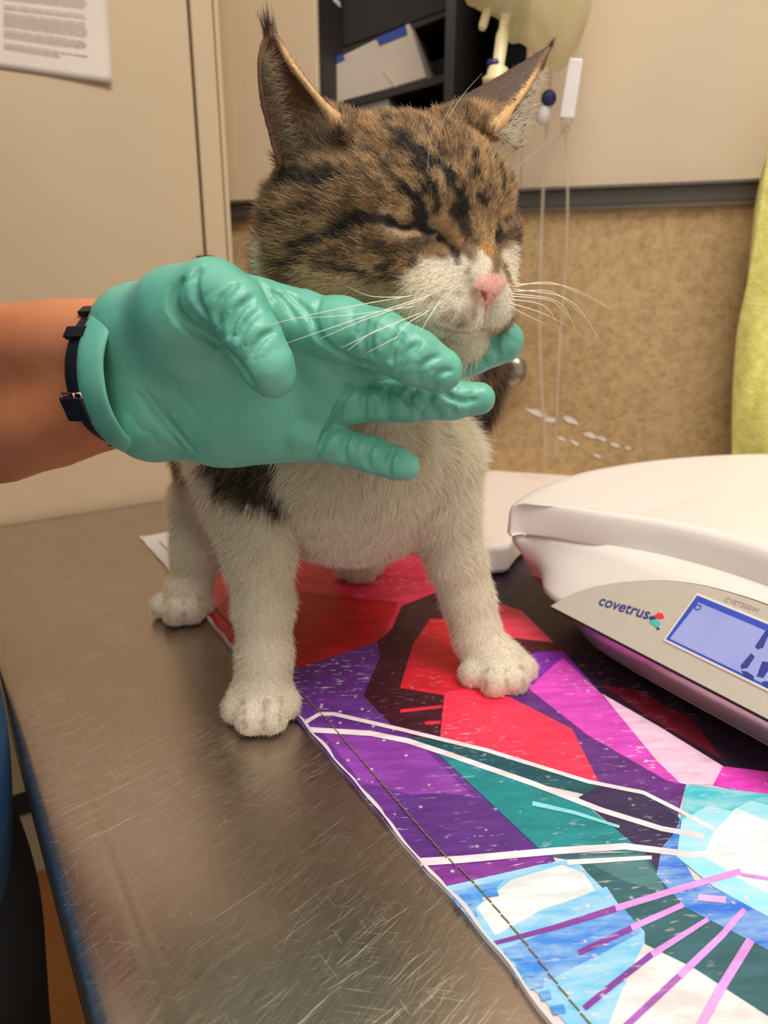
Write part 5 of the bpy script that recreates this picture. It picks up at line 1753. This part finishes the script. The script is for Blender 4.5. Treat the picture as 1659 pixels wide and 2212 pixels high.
def make_strands(name, pts, col, r0, parent):
    """pts (n,k,3), col (n,3), r0 (n,) root radius -> hair curves object"""
    n, k = pts.shape[:2]
    cu = bpy.data.hair_curves.new(name)
    cu.add_curves([k] * n)
    cu.position_data.foreach_set('vector', pts.astype(np.float32).ravel())
    ra = cu.attributes.get('radius') or cu.attributes.new('radius', 'FLOAT', 'POINT')
    tp = np.linspace(0, 1, k)
    rr = r0[:, None] * (1 - 0.85 * tp[None] ** 1.6)
    ra.data.foreach_set('value', rr.astype(np.float32).ravel())
    ca = cu.attributes.new('col', 'FLOAT_COLOR', 'CURVE')
    ca.data.foreach_set('color', np.concatenate([col, np.ones((n, 1))], 1).astype(np.float32).ravel())
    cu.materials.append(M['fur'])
    o = bpy.data.objects.new(name, cu); COL.objects.link(o)
    if parent is not None:
        o.parent = parent; o.matrix_parent_inverse = world_of(parent).inverted()
    o['kind'] = 'stuff'
    return o

def grow(P, Nn, flow, length, lift, jitter, k=5, bend=0.35):
    n = len(P)
    ft = flow - Nn * (flow * Nn).sum(1)[:, None]
    ft /= np.linalg.norm(ft, axis=1)[:, None] + 1e-9
    rj = rng.normal(size=(n, 3)) * jitter
    d0 = Nn * lift[:, None] + ft * (1 - lift[:, None]) + rj
    d0 /= np.linalg.norm(d0, axis=1)[:, None]
    d1 = d0 + ft * bend + rng.normal(size=(n, 3)) * jitter * 0.5 - Nn * 0.12
    d1 /= np.linalg.norm(d1, axis=1)[:, None]
    out = np.empty((n, k, 3))
    p = P - Nn * 0.0004
    out[:, 0] = p
    for i in range(1, k):
        t = (i - 0.5) / (k - 1)
        d = d0 * (1 - t) + d1 * t
        d /= np.linalg.norm(d, axis=1)[:, None]
        p = p + d * (length / (k - 1))[:, None]
        out[:, i] = p
    return out

def cat():
    root = empty('cat', (-0.02, 0.42, 0.0))
    tag(root, 'brown tabby and white cat with closed eyes, chin resting in the gloved hand', 'cat')
    col, head, ear_w, inside, nose_w, hl = coat(CV, CN)
    body = np_mesh('body', CV, CFc, [M['coat']], root)
    a = body.data.attributes.new('col', 'FLOAT_COLOR', 'POINT')
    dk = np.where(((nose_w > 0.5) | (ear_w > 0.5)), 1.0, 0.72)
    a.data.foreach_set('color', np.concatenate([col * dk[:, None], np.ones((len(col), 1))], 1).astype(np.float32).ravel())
    # ---- fur roots
    tri = np.concatenate([CFc[:, [0, 1, 2]], CFc[:, [0, 2, 3]]])
    A = CV[tri[:, 0]]; B = CV[tri[:, 1]]; Cc = CV[tri[:, 2]]
    area_ = 0.5 * np.linalg.norm(np.cross(B - A, Cc - A), axis=1)
    cen = (A + B + Cc) / 3
    facing = ((CC - cen) * CN[tri[:, 0]]).sum(1) / np.linalg.norm(CC - cen, axis=1)
    wgt = area_ * np.where(facing > -0.25, 1.0, 0.25)
    hz = HL(cen)
    wgt *= np.where((cen[:, 2] > 0.17) & (np.linalg.norm(hz, axis=1) < 7.5), 2.1, 1.0)
    NST = FUR_COUNT
    cdf = np.cumsum(wgt); cdf /= cdf[-1]
    ti = np.searchsorted(cdf, rng.random(NST)); ti = np.clip(ti, 0, len(tri) - 1)
    r1, r2 = np.sqrt(rng.random(NST)), rng.random(NST)
    b0, b1, b2 = 1 - r1, r1 * (1 - r2), r1 * r2
    P = A[ti] * b0[:, None] + B[ti] * b1[:, None] + Cc[ti] * b2[:, None]
    Nn = CN[tri[ti, 0]] * b0[:, None] + CN[tri[ti, 1]] * b1[:, None] + CN[tri[ti, 2]] * b2[:, None]
    Nn /= np.linalg.norm(Nn, axis=1)[:, None]
    gsd = glove_f.sample(P)
    keep = (gsd > -0.0005) & (P[:, 2] > 0.0025)
    P, Nn = P[keep], Nn[keep]
    col, head, ear_w, inside, nose_w, hl = coat(P, Nn)
    keep = ((nose_w < 0.45) | (near(P, slR) > 0.0014) & (near(P, slR) < 0.005)) & ~((ear_w > 0.5) & (inside > 0.5) & (rng.random(len(P)) < 0.75))
    P, Nn, col, head, ear_w, inside, nose_w, hl = [q[keep] for q in (P, Nn, col, head, ear_w, inside, nose_w, hl)]
    n = len(P)
    nose_p = H(0, 5.0, -0.5)
    dn = np.linalg.norm(P - nose_p, axis=1)
    # lengths
    Lh = np.interp(dn, [0.006, 0.02, 0.04, 0.07, 0.10, 0.13], [0.0014, 0.0026, 0.0036, 0.0052, 0.008, 0.012])
    Lh = np.where(hl[:, 2] > 2.0, np.minimum(Lh, 0.0046), Lh)
    Lh = np.where((hl[:, 2] < -1.8) & (hl[:, 1] < 2.5), Lh * 1.2, Lh)
    slit_d = np.minimum(near(P, slR), near(P, slL))
    Lh *= np.interp(slit_d, [0.001, 0.010], [0.35, 1.0])
    z = P[:, 2]
    Lb = np.interp(z, [0.0, 0.02, 0.05, 0.10, 0.14, 0.2], [0.0024, 0.0034, 0.0052, 0.0085, 0.012, 0.013])
    L = Lb * (1 - head) + Lh * head
    L = L * (1 - ear_w) + 0.0022 * ear_w
    L *= rng.uniform(0.7, 1.2, n)
    # flow
    fh = P - nose_p
    fh = fh / np.linalg.norm(fh, axis=1)[:, None] + np.array([0, 0, -0.25]) * (hl[:, 2] < 0)[:, None]
    fb = np.tile(np.array([0.0, 0.05, -1.0]), (n, 1)) + np.stack([0.25 * np.sign(P[:, 0] - 0.0) * sstep(np.abs(P[:, 0]), 0, .05), np.zeros(n), np.zeros(n)], 1)
    low = sstep(-z, -0.022, -0.012)
    fb = fb + low[:, None] * np.array([0, -0.9, 0.5])
    flow = fb * (1 - head[:, None]) + fh * head[:, None]
    earflow = H(0, -1.0, 3.0) - H(0, 0, 0)
    earflow = np.tile(earflow / np.linalg.norm(earflow), (n, 1)) + np.where((hl[:, 0] > 0)[:, None], HR[:, 0] * 0.8, -HR[:, 0] * 0.4)
    flow = flow * (1 - ear_w[:, None]) + earflow * ear_w[:, None]
    flow = flow + 0.35 * np.stack([fnoise(P, 180), fnoise(P + 0.31, 180), fnoise(P + 0.77, 180)], 1) * (0.6 + 0.4 * (1 - head))[:, None]
    lift = np.clip(0.34 + 0.10 * rng.normal(size=n) - 0.12 * ear_w, 0.1, 0.7)
    S_ = grow(P, Nn, flow, L, lift, 0.13)
    # colour variation: ticked agouti hairs on the tabby, slight tone shifts on the white
    lum = col.mean(1)
    tabby = 1 - sstep(lum, 0.22, 0.45)
    u = rng.random(n)
    tick = np.where(u < 0.34, 0.38, np.where(u < 0.70, 1.0, 2.1))
    tick = 1 + (tick - 1) * tabby * (1 - 0.6 * ear_w)
    vari = rng.normal(1.0, 0.07, n)
    cs = np.clip(col * (tick * vari)[:, None], 0, 0.92)
    cs[u > 0.72] = cs[u > 0.72] * (1 - 0.18 * tabby[u > 0.72])[:, None] + np.array(lin(214, 184, 140)) * (0.18 * tabby[u > 0.72])[:, None]
    # drop hairs that would run through the glove, the table or the lid slits
    ok = np.ones(n, bool)
    for i in range(1, 5):
        ok &= glove_f.sample(S_[:, i]) > -0.0004
        ok &= S_[:, i, 2] > 0.0012
    for i in range(0, 5):
        ok &= np.minimum(near(S_[:, i], slR) / 0.0012, near(S_[:, i], slL) / 0.0011) > 1.0
        npd = np.min([near(S_[:, i], q[0]) / (q[1] * 0.8) for q in NOSE[:3] + NOSE[5:6]], axis=0)
        ok &= npd > 1.0
    S_, cs, L = S_[ok], cs[ok], L[ok]
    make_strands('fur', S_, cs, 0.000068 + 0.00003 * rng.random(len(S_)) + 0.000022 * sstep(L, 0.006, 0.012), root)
    # ---- long ear hairs and tufts
    E_, Ec, Er = [], [], []
    def hair(p, d, L_, c_, curl, r=0.00007):
        k = 5; pts = [p]; d = d / np.linalg.norm(d)
        for i in range(1, k):
            d = d + curl / (k - 1); d /= np.linalg.norm(d)
            pts.append(pts[-1] + d * L_ / (k - 1))
        E_.append(pts); Ec.append(c_); Er.append(r)
    vr = -CF                                                   # towards the viewer
    Pe, G, O, I = EAR['R']
    hx = HR[:, 0]; hz_ = HR[:, 2]
    nO = len(O)
    LT = np.array(lin(206, 184, 152))
    for _ in range(520):                                       # from the outer edge inwards
        t = rng.uniform(0.06, 0.72); i = int(t * (nO - 1))
        p = O[i] * (1 - 0.12 * rng.random()) + I[i] * 0.06
        p = O[i] + (I[i] - O[i]) * rng.uniform(0.0, 0.16) + vr * 0.0008
        d = (I[i] - O[i]) * 1.0 + hz_ * 0.006 * rng.normal() + vr * 0.006 + rng.normal(size=3) * 0.004
        hair(p, d, rng.uniform(0.004, 0.011), LT * rng.uniform(0.35, 1.0), hz_ * rng.normal() * 0.4)
    for _ in range(520):                                       # fan from the lower inner ear
        q = np.array([rng.uniform(612, 735), 0]); q[1] = 330 - 0.18 * (q[0] - 612) + rng.normal() * 9
        p = hit(*q)
        if p is None: continue
        d = np.array([0.35 + 0.5 * rng.normal(), -0.35, 0.75]) + rng.normal(size=3) * 0.2
        hair(p, d, rng.uniform(0.007, 0.016), LT * rng.uniform(0.3, 1.0), np.array([0.5, 0, -0.3]) * rng.normal())
    for _ in range(260):                                       # pale tuft at the ear base
        q = (rng.uniform(650, 730), rng.uniform(318, 348))
        p = hit(*q)
        if p is None: continue
        hair(p, np.array([0.7, -0.35, -0.35]) + rng.normal(size=3) * 0.15, rng.uniform(0.006, 0.012), LT * rng.uniform(0.6, 1.1), np.array([0, 0, -0.4]))
    for _ in range(120):                                       # ear tip tufts
        hair(O[-1] + rng.normal(size=3) * 0.0012 - hz_ * 0.002, hz_ * 0.9 - hx * 0.12 + rng.normal(size=3) * 0.1, rng.uniform(0.004, 0.010), EARBACK * rng.uniform(0.7, 1.6), -hx * 0.2)
    Pe, G, O, I = EAR['L']
    for _ in range(900):
        t = rng.uniform(0.0, 0.8) ** 1.3; i = int(t * (len(O) - 1))
        p = I[i] + (O[i] - I[i]) * rng.uniform(0.1, 0.9)
        d = hx * 1.0 + hz_ * rng.normal() * 0.6 - HR[:, 1] * 0.1 + rng.normal(size=3) * 0.25
        hair(p + hx * 0.001, d, rng.uniform(0.004, 0.011) * (1.1 - 0.6 * t), WHITE * rng.uniform(0.6, 1.0), hz_ * rng.normal() * 0.5)
    for _ in range(60):
        hair(O[-1] + rng.normal(size=3) * 0.0008, hz_ * 0.7 + hx * 0.5 + rng.normal(size=3) * 0.08, rng.uniform(0.003, 0.006), EARBACK * rng.uniform(0.7, 1.3), hx * 0.1)
    make_strands('ear_hair', np.array(E_), np.array(Ec), np.array(Er), root)
    # ---- whiskers, each a part of its own
    def whisk(px, Yo, r=0.00021):
        p0 = hit(*px[0])
        if p0 is None: return
        pts = [p0 + CF * 0.001]
        for (u_, v_), dy in zip(px[1:], Yo):
            pts.append(PY(u_, v_, p0[1] + dy))
        path = catmull(pts, 8)
        rad = r * (1 - 0.8 * np.linspace(0, 1, len(path)))
        tube('whisker', path, rad, M['whisker'], root, 5)
    R_ = [([(939, 633), (763, 692), (617, 742)], (-0.034, -0.05)), ([(896, 636), (737, 666), (577, 702)], (-0.034, -0.05)), ([(949, 652), (925, 688), (909, 716)], (-0.018, -0.026)),
          ([(880, 690), (810, 715), (750, 758)], (-0.026, -0.036)), ([(905, 700), (850, 732), (792, 762)], (-0.026, -0.036)), ([(925, 642), (800, 686), (690, 732)], (-0.034, -0.048)),
          ([(882, 640), (803, 640), (748, 618)], (-0.026, -0.036)), ([(900, 660), (760, 680), (640, 688)], (-0.034, -0.046)), ([(915, 672), (820, 712), (736, 752)], (-0.032, -0.042)), ([(930, 668), (880, 700), (850, 738)], (-0.026, -0.036))]
    for px, dy in R_: whisk(px, dy)
    L_ = [([(1108, 612), (1220, 618), (1322, 668)], (0.01, 0.02)), ([(1106, 622), (1232, 650), (1306, 752)], (0.006, 0.01)), ([(1102, 632), (1205, 652), (1248, 722)], (0.006, 0.01)), ([(1100, 644), (1180, 664), (1214, 732)], (0.004, 0.008)),
          ([(1098, 652), (1170, 676), (1226, 704)], (0.004, 0.008)), ([(1106, 628), (1196, 632), (1268, 690)], (0.008, 0.014)), ([(1104, 618), (1190, 610), (1262, 640)], (0.01, 0.02)), ([(1098, 658), (1140, 682), (1180, 700)], (0.003, 0.006)), ([(1102, 638), (1190, 650), (1232, 690)], (0.004, 0.008))]
    for px, dy in L_: whisk(px, dy)
    for px, dy in [([(924, 372), (926, 335), (932, 288)], (-0.008, -0.012)), ([(962, 262), (1000, 205), (1042, 158)], (0.0, 0.0)), ([(1112, 330), (1140, 250), (1182, 168)], (0.0, 0.004)), ([(938, 330), (955, 270), (985, 205)], (-0.008, -0.01))]:
        whisk(px, dy, 0.00014)
FUR_COUNT = 260000
cat()
